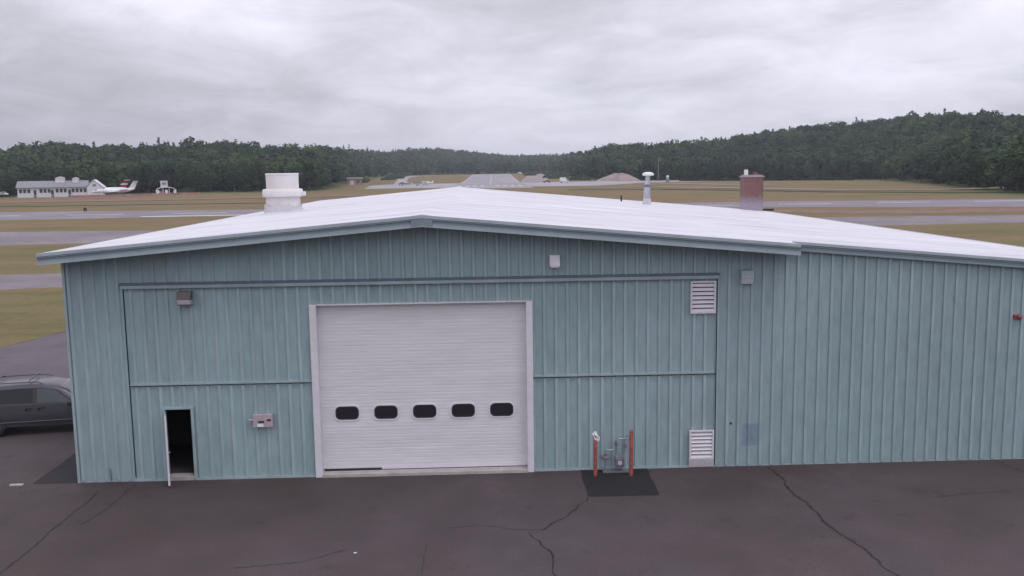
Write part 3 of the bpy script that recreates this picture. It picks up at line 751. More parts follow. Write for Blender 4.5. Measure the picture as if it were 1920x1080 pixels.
# ------------------------------------------------------------------ things on the roof
t = empty('exhaust_fan', (-9.57, 18.6, zr(-9.57) - .05), 'large cream white drum shaped exhaust fan on the left roof slope', 'roof fan')
b = MB(); b.lathe([(.86, 0), (.83, .5), (.81, .80)], n=36); b.build('curb', M['vent_white'], t, smooth='auto')
b = MB(); b.lathe([(.82, .80), (.97, .83), (.98, .90), (.96, 1.12), (.92, 1.19), (.80, 1.2)], n=36); b.build('collar', M['vent_white'], t, smooth='auto')
b = MB(); b.lathe([(.77, 1.2), (.775, 1.24), (.78, 1.86), (.80, 1.875), (.80, 1.93), (.76, 1.95), (.73, 1.93), (.72, 1.5), (.2, 1.45)], n=36); b.build('drum', M['vent_white'], t, smooth='auto')
b = MB(); b.box(.94, 1.12, -.22, .05, .85, 1.05); b.build('motor_box', M['vent_white'], t, bevel=.03)
rr = random.Random(3); b = MB(); v = []; f = []     # roof coating run up round the foot in ragged tongues
NK = 48
for k in range(NK):
    a = 2 * math.pi * k / NK; h = .30 + .12 * abs(math.sin(2.1 * a + .6)) + rr.uniform(-.05, .08)
    for rad, z in ((1.25, -.10 - .0848 * 0), (.93, .10), (.885, h)):
        v.append((rad * math.cos(a), rad * math.sin(a), z + (.0848 * rad * math.cos(a) if z < .2 else 0) + .02))
for k in range(NK):
    j = (k + 1) % NK
    for i in range(2): f.append((3 * k + i, 3 * j + i, 3 * j + i + 1, 3 * k + i + 1))
b.add(v, f); b.build('flashing', M['roof'], t)
t = empty('flue_pipe', (11.07, 33.0, zr(11.07)), 'silver metal flue pipe with a white mushroom cap on the right roof slope', 'flue')
b = MB(); b.tube([(0, 0, -.05), (0, 0, 1.3), (.03, 0, 1.45), (.06, 0, 1.95)], [.24, .21, .16, .16], 18); b.build('pipe', M['galv'], t, smooth='auto')
b = MB(); b.lathe([(.10, 1.88), (.37, 1.92), (.38, 1.98), (.34, 2.07), (.18, 2.13), (.05, 2.14)], (.06, 0, 0), 24); b.build('cap', M['white_gloss'], t, smooth='auto')
b = MB(); b.lathe([(.25, 1.18), (.26, 1.2), (.26, 1.3), (.2, 1.34)], n=20); b.build('storm_collar', M['meter'], t, smooth='auto')
b = MB(); b.lathe([(.42, -.06), (.3, .06), (.25, .38), (.23, .40)], n=20); b.build('flashing', M['roof'], t)
b = MB(); b.tube([(0, 0, -.05), (0, 0, .42)], .06, 10); tag(b.build('vent_pipe', M['rubber'], loc=(9.96, 36.7, zr(9.96))), 'thin dark vent pipe on the roof beside the flue', 'vent pipe')
b = MB(); b.box(-.75, .75, -.5, .5, -.25, 2.5)
ch = b.build('chimney', M['brick'], roof, loc=(20.75, 42.0, zr(20.75)), bevel=.02)
b = MB(); b.box(-.80, .80, -.55, .55, 2.5, 2.57); b.box(-.72, .72, -.47, .47, 2.602, 2.66); o = b.build('chimney_cap', M['concrete'], roof, loc=(20.75, 42.0, zr(20.75)))
b = MB(); b.lathe([(.16, 2.6), (.15, 3.05), (.13, 3.06)], (-.45, 0, 0), 16); b.build('chimney_pot', M['vent_white'], roof, loc=(20.75, 42.0, zr(20.75)), smooth='auto')
b = MB(); b.lathe([(.16, 2.6), (.15, 2.85), (.13, 2.86)], (.25, 0, 0), 16); b.build('chimney_pot', M['brick'], roof, loc=(20.75, 42.0, zr(20.75)), smooth='auto')
b = MB(); b.box(.9, 2.0, -.05, .35, -.03, .12); b.build('gutter_saddle', M['rubber'], roof, loc=(20.75, 42.8, zr(21.6) - .0))

# ------------------------------------------------------------------ the air
hz = MB(); hz.box(-4200, 4200, -4250, 4150, -1.2, 100)
hm = bpy.data.materials.new('thin_haze'); hm.use_nodes = True
for n_ in list(hm.node_tree.nodes):
    if n_.type == 'BSDF_PRINCIPLED': hm.node_tree.nodes.remove(n_)
pv = hm.node_tree.nodes.new('ShaderNodeVolumePrincipled'); pv.inputs['Color'].default_value = (.80, .83, .95, 1); pv.inputs['Density'].default_value = .00014
hm.node_tree.links.new(pv.outputs[0], hm.node_tree.nodes['Material Output'].inputs['Volume'])
tag(hz.build('haze', hm), kind='stuff')

# ------------------------------------------------------------------ the minivan at the left corner
M['car_paint'] = mat('grey_metallic_paint', (.078, .075, .088), .3, metal=.3, spec=.5)
M['car_glass'] = mat('tinted_car_glass', (.016, .016, .022), .12, spec=.3)
M['car_glass2'] = mat('clear_car_glass', (.05, .06, .068), .08, spec=.5)
M['tyre'] = mat('tyre_rubber', (.02, .02, .02), .85)
M['rim'] = mat('alloy_rim', (.35, .35, .37), .35, metal=.7)
M['black_trim'] = mat('black_car_trim', (.025, .025, .028), .5)
M['lamp_clear'] = mat('headlamp_cover', (.55, .55, .57), .15)
M['lamp_red'] = mat('tail_lamp_red', (.30, .02, .02), .25)
M['chrome'] = mat('bright_car_trim', (.09, .088, .10), .4, metal=.4)
def car_dims(x):
    zt = float(np.interp(x, [0, .06, .16, .38, 1.0, 1.9, 2.6, 3.0, 3.35, 3.8, 4.05, 4.5, 4.85, 5.02, 5.10], [.55, 1.02, 1.45, 1.69, 1.76, 1.785, 1.765, 1.70, 1.57, 1.25, 1.10, 1.02, .93, .80, .60]))
    hw = float(np.interp(x, [0, .1, .4, 1, 3.9, 4.5, 4.9, 5.05, 5.10], [.72, .86, .94, .975, .975, .94, .84, .70, .58]))
    zb = float(np.interp(x, [0, .1, 1, 3.2, 4.0, 4.6, 5.1], [.52, 1.04, 1.13, 1.08, 1.02, .92, .57]))
    zb = min(zb, zt - .03)
    k = max(0, min(1, (zt - zb) / .6)); wr = hw * (.95 - .20 * k)
    return zt, hw, zb, wr
def car_shell():
    b = MB(); xs = np.concatenate([[0, .03, .06, .1, .16, .25, .38, .55], np.arange(.8, 4.9, .15), [4.92, 5.0, 5.06, 5.1]])
    prof = []
    for x in xs:
        zt, hw, zb, wr = car_dims(x); zl = .30 if .3 < x < 4.9 else .36
        half = [(0, zl), (hw * .8, zl), (hw * .965, zl + .03), (hw * .985, min(.5, zb - .02)), (hw, min(.56, zb - .015)), (hw * 1.0, min(.80, zb - .01)), (hw * .975, zb - .005), (hw * .955, zb),
                (wr, zt - .12 * min(1, (zt - zb) / .15)), (wr * .90, zt - .04 * min(1, (zt - zb) / .15)), (wr * .55, zt - .006), (0, zt)]
        prof.append([(y, z) for y, z in half] + [(-y, z) for y, z in reversed(half[1:-1])])
    n = len(prof[0]); v = []; f = []
    for x, p in zip(xs, prof): v += [(x, y, z) for y, z in p]
    for i in range(len(xs) - 1):
        for k in range(n): f.append((i * n + k, i * n + (k + 1) % n, (i + 1) * n + (k + 1) % n, (i + 1) * n + k))
    f.append(tuple(range(n))); f.append(tuple(reversed(range((len(xs) - 1) * n, len(xs) * n))))
    b.add(v, f); return b
car = empty('parked_minivan', (-18.12, 5.66, .012), 'dark grey minivan with roof rails parked beside the left corner of the hangar', 'minivan', rz=R(10))
shell = car_shell().build('body', M['car_paint'], car, smooth='auto')
def side_pt(x, t, s, off=.006):
    """point on the greenhouse side between belt line (t=0) and roof edge (t=1)"""
    zt, hw, zb, wr = car_dims(x); z1 = zt - .12 * min(1, (zt - zb) / .15)
    return (x, s * (hw * .955 + (wr - hw * .955) * t + off), zb + (z1 - zb) * t)
def side_panel(name, x0, x1, t0, t1, s, m, parent, front_cut=0, rear_cut=0, n=8, off=.006):
    b = MB(); v = []; f = []
    for i in range(n + 1):
        for j in (0, 1):
            t = t1 if j else t0
            a = x0 + rear_cut * (t - t0) / (t1 - t0); c = x1 - front_cut * (t - t0) / (t1 - t0)
            v.append(side_pt(a + (c - a) * i / n, t, s, off))
    for i in range(n): f.append((2 * i, 2 * i + 2, 2 * i + 3, 2 * i + 1))
    b.add(v, f); return b.build(name, m, parent)
for s in (-1, 1):
    side_panel('window', .42, 1.16, .10, .90, s, M['car_glass'], car, 0, .10)
    side_panel('window', 1.24, 2.30, .08, .93, s, M['car_glass'], car)
    side_panel('window', 2.44, 3.62, .08, .93, s, M['car_glass2'], car, .62)
    side_panel('pillar_trim', 2.31, 2.43, .06, .95, s, M['black_trim'], car, off=.004)
    side_panel('window_surround', .38, 3.72, .02, .97, s, M['black_trim'], car, .62, .08, 20, off=.002)
    for q, xx in enumerate((2.17, 2.58)):
        b = MB(); b.tube([(xx - .1, s * .972, .90), (xx - .06, s * 1.0, .985), (xx + .07, s * 1.0, .985), (xx + .11, s * .972, .98)], .02, 8); b.build('door_handle', M['black_trim'], car)
    b = MB(); b.box(3.46, 3.62, s * .99 if s > 0 else -1.17, 1.17 if s > 0 else -.99, 1.02, 1.17); b.box(3.48, 3.54, min(s * .93, s * 1.0), max(s * .93, s * 1.0), 1.0, 1.06); b.build('side_mirror', M['black_trim'], car, bevel=.03)
    b = MB(); b.tube([(.75, s * .975, .50), (3.85, s * .985, .50)], .022, 8); b.build('side_moulding', M['chrome'], car)
    b = MB(); b.tube([(.62, s * .64, 1.70), (.66, s * .64, 1.80), (1.4, s * .64, 1.835), (2.4, s * .64, 1.83), (2.58, s * .64, 1.765)], .02, 8); b.build('roof_rail', M['chrome'], car)
    b = MB(); b.poly([(x, s * (car_dims(x)[1] + .004), z) for x, z in ((4.45, .72), (4.45, .86), (4.9, .80), (4.98, .68), (4.9, .64))]); b.build('headlight', M['lamp_clear'], car)
    b = MB(); b.box(.02, .12, min(s * .66, s * .85), max(s * .66, s * .85), .95, 1.35); b.build('tail_light', M['lamp_red'], car)
    for xw in (1.02, 4.05):
        b = MB(); b.tube([(xw, s * .74, .335), (xw, s * .76, .335), (xw, s * .955, .335), (xw, s * .975, .335)], [.29, .335, .335, .30], 28); w = b.build('wheel', M['tyre'], car, smooth='auto')
        b = MB(); b.tube([(xw, s * .977, .335), (xw, s * .985, .335)], [.215, .20], 24); b.build('rim', M['rim'], w)
        b = MB(); o_ = [(xw + .40 * math.cos(R(a)), .335 + .40 * math.sin(R(a))) for a in range(-5, 186, 10)]
        b.poly([(x, s * .979, max(z, .301)) for x, z in o_]); b.build('wheel_arch', M['black_trim'], car)
for xx in (.98, 2.15):
    b = MB(); b.tube([(xx, -.64, 1.835), (xx, -.5, 1.875), (xx, .5, 1.875), (xx, .64, 1.835)], .022, 8); b.build('cross_bar', M['chrome'], car)
b = MB(); v = []; f = []
for i, x in enumerate(np.linspace(3.14, 3.93, 8)):
    zt, hw, zb, wr = car_dims(x)
    for y in np.linspace(-1, 1, 7): v.append((x + .004, y * wr * .86, zt - .028 * abs(y) ** 3 * min(1, (zt - zb) / .15) + .008))
for i in range(7):
    for k in range(6): f.append((7 * i + k, 7 * i + k + 1, 7 * i + k + 8, 7 * i + k + 7))
b.add(v, f); b.build('windscreen', M['car_glass2'], car)
b = MB(); b.box(5.04, 5.11, -.45, .45, .50, .66); b.build('grille', M['black_trim'], car)
b = MB(); b.tube([(3.75, -.5, 1.315), (3.35, -.05, 1.60)], .012, 6); b.build('wiper', M['black_trim'], car)

# ------------------------------------------------------------------ far side of the field
M['far_white'] = mat('white_weatherboard', (.62, .61, .64), .6, var=.06, vscale=1)
M['far_roof'] = mat('grey_shingle_roof', (.21, .21, .235), .8, var=.1, vscale=1)
M['far_glass'] = mat('far_window_glass', (.05, .05, .065), .2)
M['plane_white'] = mat('white_aircraft_paint', (.70, .71, .73), .35)
M['plane_red'] = mat('red_aircraft_paint', (.27, .02, .035), .4)
M['plane_grey'] = mat('grey_aircraft_paint', (.20, .21, .23), .4)
M['pinkwall'] = mat('pale_brick_wall', (.30, .23, .225), .8, var=.12, vscale=.6)
M['red_net'] = mat('faded_red_netting', (.36, .17, .17), .8, var=.3, vscale=.25)
M['wood_pole'] = mat('weathered_pole', (.24, .22, .19), .9)
M['truck_red'] = mat('dull_red_truck', (.20, .08, .08), .5)
M['truck_dark'] = mat('dark_truck_paint', (.035, .035, .05), .4)
M['sign_dark'] = mat('dark_sign_board', (.03, .028, .03), .7)
def wall_rect(b, x0, x1, y, z0, z1): b.quad((x0, y, z0), (x1, y, z0), (x1, y, z1), (x0, y, z1))

# terminal: long white building, gable towards the right
LT, WT, EH, RH = 27.5, 9.5, 4.4, 6.9
term = empty('terminal_building', (-198.4, 371.5, 0), 'long low white terminal building with a grey roof and two cupolas across the field', 'terminal', rz=R(17))
b = MB(); b.prism([(0, 0), (WT, 0), (WT, EH), (WT / 2, RH - .08), (0, EH)], 0, LT, 'x'); b.build('wall', M['far_white'], term)
b = MB()
b.prism([(-.7, EH - .28), (WT / 2, RH), (WT + .7, EH - .28), (WT + .7, EH - .08), (WT / 2, RH + .2), (-.7, EH - .08)], -.5, LT + .35, 'x')
rt = b.build('roof', M['far_roof'], term)
for xx, w, h in ((16.4, 3.6, 1.9), (22.6, 2.4, 1.5)):
    b = MB(); b.box(xx - w / 2, xx + w / 2, WT / 2 - 1.6, WT / 2 + 1.6, RH - .9, RH + h - .5); b.prism([(xx - w / 2 - .2, RH + h - .5), (xx + w / 2 + .2, RH + h - .5), (xx, RH + h + .1)], WT / 2 - 1.8, WT / 2 + 1.8, 'y')
    b.build('cupola', M['far_white'], rt)
dx = [6.8, 13.6, 20.4]
for k in range(17):
    xx = .7 + k * 1.58
    if min(abs(xx + .5 - d) for d in dx) < 1.1: continue
    b = MB(); b.box(xx, xx + 1.15, -.05, .02, 2.0, 3.6); w = b.build('window', M['far_glass'], term)
    b = MB(); b.box(xx - .12, xx + 1.17, -.10, -.01, 1.85, 1.99); b.build('sill', M['far_white'], w)
for d in dx:
    b = MB(); b.box(d - .55, d + .55, -.06, .02, 0, 3.2); b.build('door', M['far_glass'], term)
b = MB(); b.prism([(LT + .01, 0), (LT + 6.4, 0), (LT + 6.4, EH - .4), (LT + 3.0, RH + .2), (LT + .01, EH)], -1.2, WT - .5, 'y'); b.build('gable_wing', M['far_white'], term)
b = MB(); b.prism([(LT - .4, EH + .02), (LT + 3.0, RH + .22), (LT + 6.9, EH - .6), (LT + 6.9, EH - .35), (LT + 3.0, RH + .5), (LT - .4, EH + .3)], -1.5, WT - .3, 'y'); b.build('wing_roof', M['far_white'], term)
b = MB(); b.box(LT + 2.3, LT + 3.7, -1.26, -1.19, 4.4, 5.4); b.build('gable_vent', M['far_roof'], term)
b = MB()
b.tube([(.2, -2.4, 1.05), (LT, -2.4, 1.05)], .07, 6); b.tube([(.2, -2.4, .6), (LT, -2.4, .6)], .05, 6)
for k in range(22): b.tube([(.2 + k * 1.49, -2.4, 0), (.2 + k * 1.49, -2.4, 1.05)], .06, 6)
tag(b.build('railing', M['far_white'], loc=term.location), 'white post and rail fence in front of the terminal windows', 'railing').rotation_euler = (0, 0, R(17))

def jet(label, loc, rz, fin_mat, Ls=18.5, group=None):
    t = empty('jet_airplane', loc, label, 'airplane', group, rz)
    b = MB(); k = Ls / 18.5
    b.tube([(x * k, 0, z * k) for x, z in ((0, 1.75), (.5, 1.85), (1.6, 2.1), (3.2, 2.25), (12, 2.25), (15, 2.5), (17.6, 2.95))], [q * k for q in (.06, .42, .78, 1.0, 1.0, .75, .2)], 18)
    b.build('fuselage', M['plane_white'], t, smooth='auto')
    for s in (-1, 1):
        b = MB(); b.add([(6.6 * k, s * .7 * k, 1.55 * k), (10.4 * k, s * .7 * k, 1.55 * k), (11.6 * k, s * 8.2 * k, 2.0 * k), (10.4 * k, s * 8.2 * k, 2.0 * k), (6.6 * k, s * .7 * k, 1.75 * k), (10.4 * k, s * .7 * k, 1.62 * k), (11.6 * k, s * 8.2 * k, 2.04 * k), (10.4 * k, s * 8.2 * k, 2.1 * k)], [(0, 1, 2, 3), (4, 5, 6, 7), (0, 1, 5, 4), (1, 2, 6, 5), (2, 3, 7, 6), (3, 0, 4, 7)])
        b.build('wing', M['plane_white'], t)
        b = MB(); b.tube([(11.6 * k, s * 1.55 * k, 2.75 * k), (12 * k, s * 1.55 * k, 2.75 * k), (14 * k, s * 1.55 * k, 2.8 * k), (14.9 * k, s * 1.5 * k, 2.85 * k)], [.42 * k, .55 * k, .5 * k, .3 * k], 14); b.build('engine', M['plane_grey'] if s > 0 else M['plane_white'], t, smooth='auto')
        b = MB(); b.add([(17.0 * k, 0, 6.0 * k), (18.9 * k, 0, 6.05 * k), (19.3 * k, s * 3.2 * k, 6.2 * k), (18.4 * k, s * 3.2 * k, 6.2 * k), (17.0 * k, 0, 6.2 * k), (18.9 * k, 0, 6.2 * k), (19.3 * k, s * 3.2 * k, 6.27 * k), (18.4 * k, s * 3.2 * k, 6.3 * k)], [(0, 1, 2, 3), (4, 5, 6, 7), (0, 1, 5, 4), (1, 2, 6, 5), (2, 3, 7, 6), (3, 0, 4, 7)]); b.build('tailplane', M['plane_white'], t)
        b = MB(); b.tube([(9.6 * k, s * 1.6 * k, 1.6 * k), (9.6 * k, s * 1.6 * k, .4 * k)], .1 * k, 8); b.tube([(9.6 * k, s * 1.45 * k, .38 * k), (9.6 * k, s * 1.75 * k, .38 * k)], .38 * k, 14); b.build('main_gear', M['tyre'], t)
    b = MB(); b.prism([(13.2 * k, 3.0 * k), (15.4 * k, 3.5 * k), (17.1 * k, 6.1 * k), (19.0 * k, 6.15 * k), (17.6 * k, 3.0 * k), (16 * k, 2.8 * k)], -.13 * k, .13 * k, 'y'); fin = b.build('tail_fin', fin_mat, t)
    if fin_mat is not M['plane_white']:
        b = MB(); b.prism([(15.2 * k, 4.3 * k), (16.1 * k, 4.85 * k), (18.4 * k, 4.75 * k), (18.1 * k, 4.25 * k)], -.15 * k, .15 * k, 'y'); b.build('fin_stripe', M['plane_white'], fin)
    b = MB(); b.tube([(2.5 * k, 0, 1.6 * k), (2.5 * k, 0, .35 * k)], .09 * k, 8); b.tube([(2.5 * k, -.18 * k, .3 * k), (2.5 * k, .18 * k, .3 * k)], .3 * k, 12); b.build('nose_gear', M['tyre'], t)
    b = MB()
    b.prism([(1.25 * k, 2.45 * k), (2.2 * k, 2.95 * k), (2.6 * k, 2.9 * k), (2.5 * k, 2.5 * k)], -.72 * k, .72 * k, 'y'); b.build('cockpit_window', M['far_glass'], t)
    return t
jet('white business jet with a T shaped tail parked at the end of the terminal', (-170.6, 379.0, 0), R(22), M['plane_white'], 19, 'jets beside the terminal')
jet('jet with a dark red tail fin and white stripe, mostly hidden behind the white jet', (-183.2, 398.2, 0), R(22), M['plane_red'], 20.5, 'jets beside the terminal')

def light_plane(label, loc, rz, m, high=True, group=None):
    t = empty('light_airplane', loc, label, 'airplane', group, rz)
    b = MB(); b.tube([(0, 0, 1.25), (.5, 0, 1.3), (1.6, 0, 1.45), (3.2, 0, 1.5), (5.2, 0, 1.4), (8.0, 0, 1.55)], [.2, .45, .6, .65, .4, .12], 14); b.build('fuselage', m, t, smooth='auto')
    zw = 2.2 if high else 1.05
    b = MB(); b.prism([(1.6, zw), (1.7, zw + .14), (2.3, zw + .18), (3.2, zw + .05), (3.2, zw)], -5.4, 5.4, 'y'); b.build('wing', m, t)
    b = MB(); b.prism([(1.3, 1.75), (1.8, 2.2), (3.0, 2.2), (3.6, 1.8)], -.5, .5, 'y'); b.build('cabin_window', M['far_glass'], t)
    b = MB(); b.prism([(6.4, 1.6), (7.4, 2.9), (8.1, 2.9), (8.2, 1.5)], -.08, .08, 'y'); b.build('tail_fin', m, t)
    b = MB(); b.box(7.1, 8.0, -1.6, 1.6, 1.5, 1.58); b.build('tailplane', m, t)
    for x, y in ((.8, 0), (2.9, -1.0), (2.9, 1.0)):
        b = MB(); b.tube([(x, y, .9), (x, y, .25)], .06, 6); b.tube([(x, y - .09, .24), (x, y + .09, .24)], .24, 12); b.build('wheel', M['tyre'], t)
    b = MB(); b.box(-.06, -.01, -.9, .9, 1.19, 1.31); b.build('propeller', M['sign_dark'], t)
    return t
light_plane('white light airplane at the far left edge of the field beside the terminal', (-213.6, 394, 0), R(200), M['plane_white'], True)
G = 'light airplanes parked left of the long runway'
light_plane('grey high wing airplane, first from the shed in the row left of the long runway', (-51.5, 560, 0), R(20), M['plane_grey'], True, G)
light_plane('white light airplane parked nose left on the pale apron left of the long runway', (-46, 588, 0), R(150), M['plane_white'], False, G)
light_plane('white high wing airplane nearest the long runway in the parked row', (-37, 578, 0), R(-25), M['plane_white'], True, G)
light_plane('grey low wing airplane parked closest to the roof ridge of the hangar', (-38, 540, 0), R(80), M['plane_grey'], False, G)

# raised cabin and open tent right of the jets
t = empty('raised_cabin', (-147.0, 404, 0), 'square white cabin on short dark legs behind the white tent', 'cabin', rz=R(20))
b = MB(); b.box(-1.55, 1.55, -1.5, 1.5, 3.3, 6.0); b.build('cabin_wall', M['far_white'], t)
b = MB(); b.box(-1.75, 1.75, -1.7, 1.7, 6.001, 6.25); b.build('roof', M['plane_white'], t)
b = MB(); b.box(-.9, .9, -1.56, -1.49, 4.4, 5.5); b.build('window', M['far_roof'], t)
for sx in (-1, 1):
    for sy in (-1, 1):
        b = MB(); b.box(sx * 1.2 - .25, sx * 1.2 + .25, sy * 1.2 - .25, sy * 1.2 + .25, 0, 3.299); b.build('leg', M['sign_dark'], t)
t = empty('tent', (-142.0, 391.5, 0), 'white open sided tent with peaked roof standing in front of the raised cabin', 'tent', rz=R(20))
b = MB(); v = []; f = []
for i in range(13):
    a = math.pi * i / 12
    for y in (-2, 2): v.append((-4.4 * math.cos(a), y, 1.7 + 1.9 * math.sin(a) ** .8))
for i in range(12): f.append((2 * i, 2 * i + 2, 2 * i + 3, 2 * i + 1))
b.add(v, f)
cn_ = b.build('canopy', M['plane_white'], t); sm_ = cn_.modifiers.new('thick', 'SOLIDIFY'); sm_.thickness = .25
for x0_, x1_ in ((-4.3, -2.9), (-.5, .7), (3.2, 4.3)):
    b = MB(); b.box(x0_, x1_, -1.98, -1.9, .0, 2.2); b.build('side_wall', M['plane_white'], t)
for x, y in ((-3.9, -1.9), (3.9, -1.9), (-1.3, -1.9), (1.3, -1.9), (-3.9, 1.9), (3.9, 1.9)):
    b = MB(); b.tube([(x, y, 0), (x, y, 1.7 if abs(x) > 2 else 2.9)], .14, 8); b.build('leg', M['plane_white'], t)
b = MB(); b.box(-2.88, -1.6, -1.95, -1.9, .3, 1.7); b.build('side_curtain', M['red_net'], t)
def fence(name, label, cat, p0, p1, h, m, n, mp):
    P0, P1 = Vector((*p0, 0)), Vector((*p1, 0)); L_ = (P1 - P0).length
    t = empty(name, P0, label, cat, rz=math.atan2(P1.y - P0.y, P1.x - P0.x))
    b = MB(); v = []; f = []; rr = random.Random(5); K = n * 4
    for i in range(K + 1): 
        for z in (.12, h * (1 + rr.uniform(-.12, .05))): v.append((L_ * i / K, rr.uniform(-.05, .05), z))
    for i in range(K): f.append((2 * i, 2 * i + 2, 2 * i + 3, 2 * i + 1))
    b.add(v, f); nt = b.build('netting', m, t)
    sm = nt.modifiers.new('thick', 'SOLIDIFY'); sm.thickness = .03
    for i in range(n + 1):
        b = MB(); b.tube([(L_ * i / n, .07, 0), (L_ * i / n, .07, h + .15)], .05, 6); b.build('post', mp, t)
    return t
fence('netting_fence', 'low faded red netting fence along the grass in front of the jets', 'fence', (-171, 360.5), (-125, 385), 1.0, M['red_net'], 16, M['far_white'])

# brick shed behind the exhaust fan
t = empty('brick_shed', (-95.5, 640, 0), 'small pale brick shed with a flat white roof at the foot of the trees', 'shed', rz=R(8))
b = MB(); b.box(0, 10.5, 0, 7, 0, 4.6); b.build('wall', M['pinkwall'], t)
b = MB(); b.box(-.6, 11.4, -.9, 7.5, 4.602, 5.1); b.build('roof', M['far_white'], t)
b = MB(); b.box(2.0, 4.6, -.06, .02, 0, 3.2); b.build('door', M['far_white'], t)
b = MB(); b.box(6.8, 8.6, -.06, .02, 1.4, 3.0); b.build('window', M['far_glass'], t)

# vehicles and small things right of the long runway
def truck(name, label, cat, loc, rz, mcab, mbox, box_h=3.3, Lt=6.4, pickup=False, group=None):
    t = empty(name, loc, label, cat, group, rz)
    if pickup:
        b = MB(); b.prism([(0, .55), (Lt, .55), (Lt, 1.05), (Lt - 1.4, 1.2), (Lt - 2.0, 1.85), (Lt - 3.4, 1.85), (Lt - 3.6, 1.15), (0, 1.15)], -.95, .95, 'y'); b.build('body', mbox, t, bevel=.06)
        b = MB(); b.prism([(Lt - 1.5, 1.22), (Lt - 2.02, 1.75), (Lt - 3.3, 1.75), (Lt - 3.45, 1.22)], -.96, .96, 'y'); b.build('window', M['far_glass'], t)
    else:
        b = MB(); b.box(0, Lt - 1.9, -1.15, 1.15, .9, box_h); b.build('cargo_box', mbox, t, bevel=.05)
        b = MB(); b.prism([(Lt - 1.85, .6), (Lt, .6), (Lt, 1.4), (Lt - .5, 2.3), (Lt - 1.85, 2.4)], -1.05, 1.05, 'y'); b.build('cab', mcab, t, bevel=.05)
        b = MB(); b.prism([(Lt - .12, 1.5), (Lt - .52, 2.2), (Lt - 1.5, 2.2), (Lt - 1.5, 1.5)], -1.06, 1.06, 'y'); b.build('window', M['far_glass'], t)
    for x in (1.1, Lt - 1.1):
        for s in (-1, 1):
            b = MB(); b.tube([(x, s * .75, .45), (x, s * 1.02, .45)], .45, 16); b.build('wheel', M['tyre'], t)
    return t
truck('box_truck', 'white box truck parked on the pale apron right of the long runway', 'truck', (55.5, 590, .03), R(-5), M['plane_white'], M['plane_white'], 3.6, 6.2)
truck('pickup_truck', 'dull red pickup truck parked just left of the white box truck', 'pickup', (45.0, 605, .03), R(0), M['truck_red'], M['truck_red'], pickup=True, Lt=5.6)
truck('pickup_truck', 'dark blue pickup truck at the left foot of the sand heap', 'pickup', (87.5, 650, 0), R(10), M['truck_dark'], M['truck_dark'], pickup=True, Lt=5.6)
truck('box_truck', 'tiny white truck on the rise just right of the runway end', 'truck', (47, 1040, tz(47, 1040)), R(0), M['plane_white'], M['plane_white'], 2.6, 5.0)
truck('box_truck', 'tiny white truck on the rise further right of the runway end', 'truck', (80, 1060, tz(80, 1060)), R(0), M['plane_white'], M['plane_white'], 2.8, 6.0)
# sand heap
b = MB(); v = []; f = []; rr = random.Random(11); NA, NR = 40, 12
for j in range(NR + 1):
    for i in range(NA):
        a = 2 * math.pi * i / NA; q = j / NR
        rad = q * (16 + 1.6 * math.sin(2 * a + 1) + .9 * math.sin(5 * a)); 
        z = 5.9 * (1 - q ** 1.5) * (1 + .12 * math.sin(3 * a + 2)) - .9 * max(0, .25 - q) * 4 + rr.uniform(-.22, .22) * (q < .97)
        v.append((rad * math.cos(a), rad * .7 * math.sin(a), max(z, -.05) if j < NR else -.1))
for j in range(NR):
    for i in range(NA): f.append((j * NA + i, j * NA + (i + 1) % NA, (j + 1) * NA + (i + 1) % NA, (j + 1) * NA + i))
b.add(v, f); tag(b.build('sand_heap', M['sand'], loc=(103, 640, 0)), 'broad pinkish heap of sand in front of the trees right of the runway', 'sand heap')
b = MB(); b.tube([(0, 0, 0), (0, 0, 16.5)], [.24, .15], 10); o = b.build('utility_pole', M['wood_pole'], loc=(125, 600, 0)); tag(o, 'tall bare wooden pole in front of the dark trees right of the flue', 'pole')
t = empty('beacon_hut', (120, 545, 0), 'small grey green hut with a white dome on top near the wooden pole', 'hut', rz=R(-12))
b = MB(); b.box(-1.2, 1.2, -1, 1, 0, 2.4); b.build('hut_wall', mat('grey_green_hut', (.20, .25, .26), .7), t)
b = MB(); b.lathe([(.5, 2.4), (.62, 2.9), (.85, 3.2), (.95, 3.6), (.85, 4.0), (.5, 4.35), (.1, 4.45)], n=20); b.build('dome', M['plane_white'], t, smooth='auto')
t = empty('distance_sign', (-99.8, 206.9, 0), 'small dark sign on the grass at the edge of the crossing runway', 'sign', rz=R(25))
b = MB(); b.box(-.38, .38, -.1, .1, .25, 1.0); b.build('board', M['sign_dark'], t)
for s in (-.28, .28):
    b = MB(); b.box(s - .06, s + .06, -.06, .06, 0, .25); b.build('leg', M['sign_dark'], t)

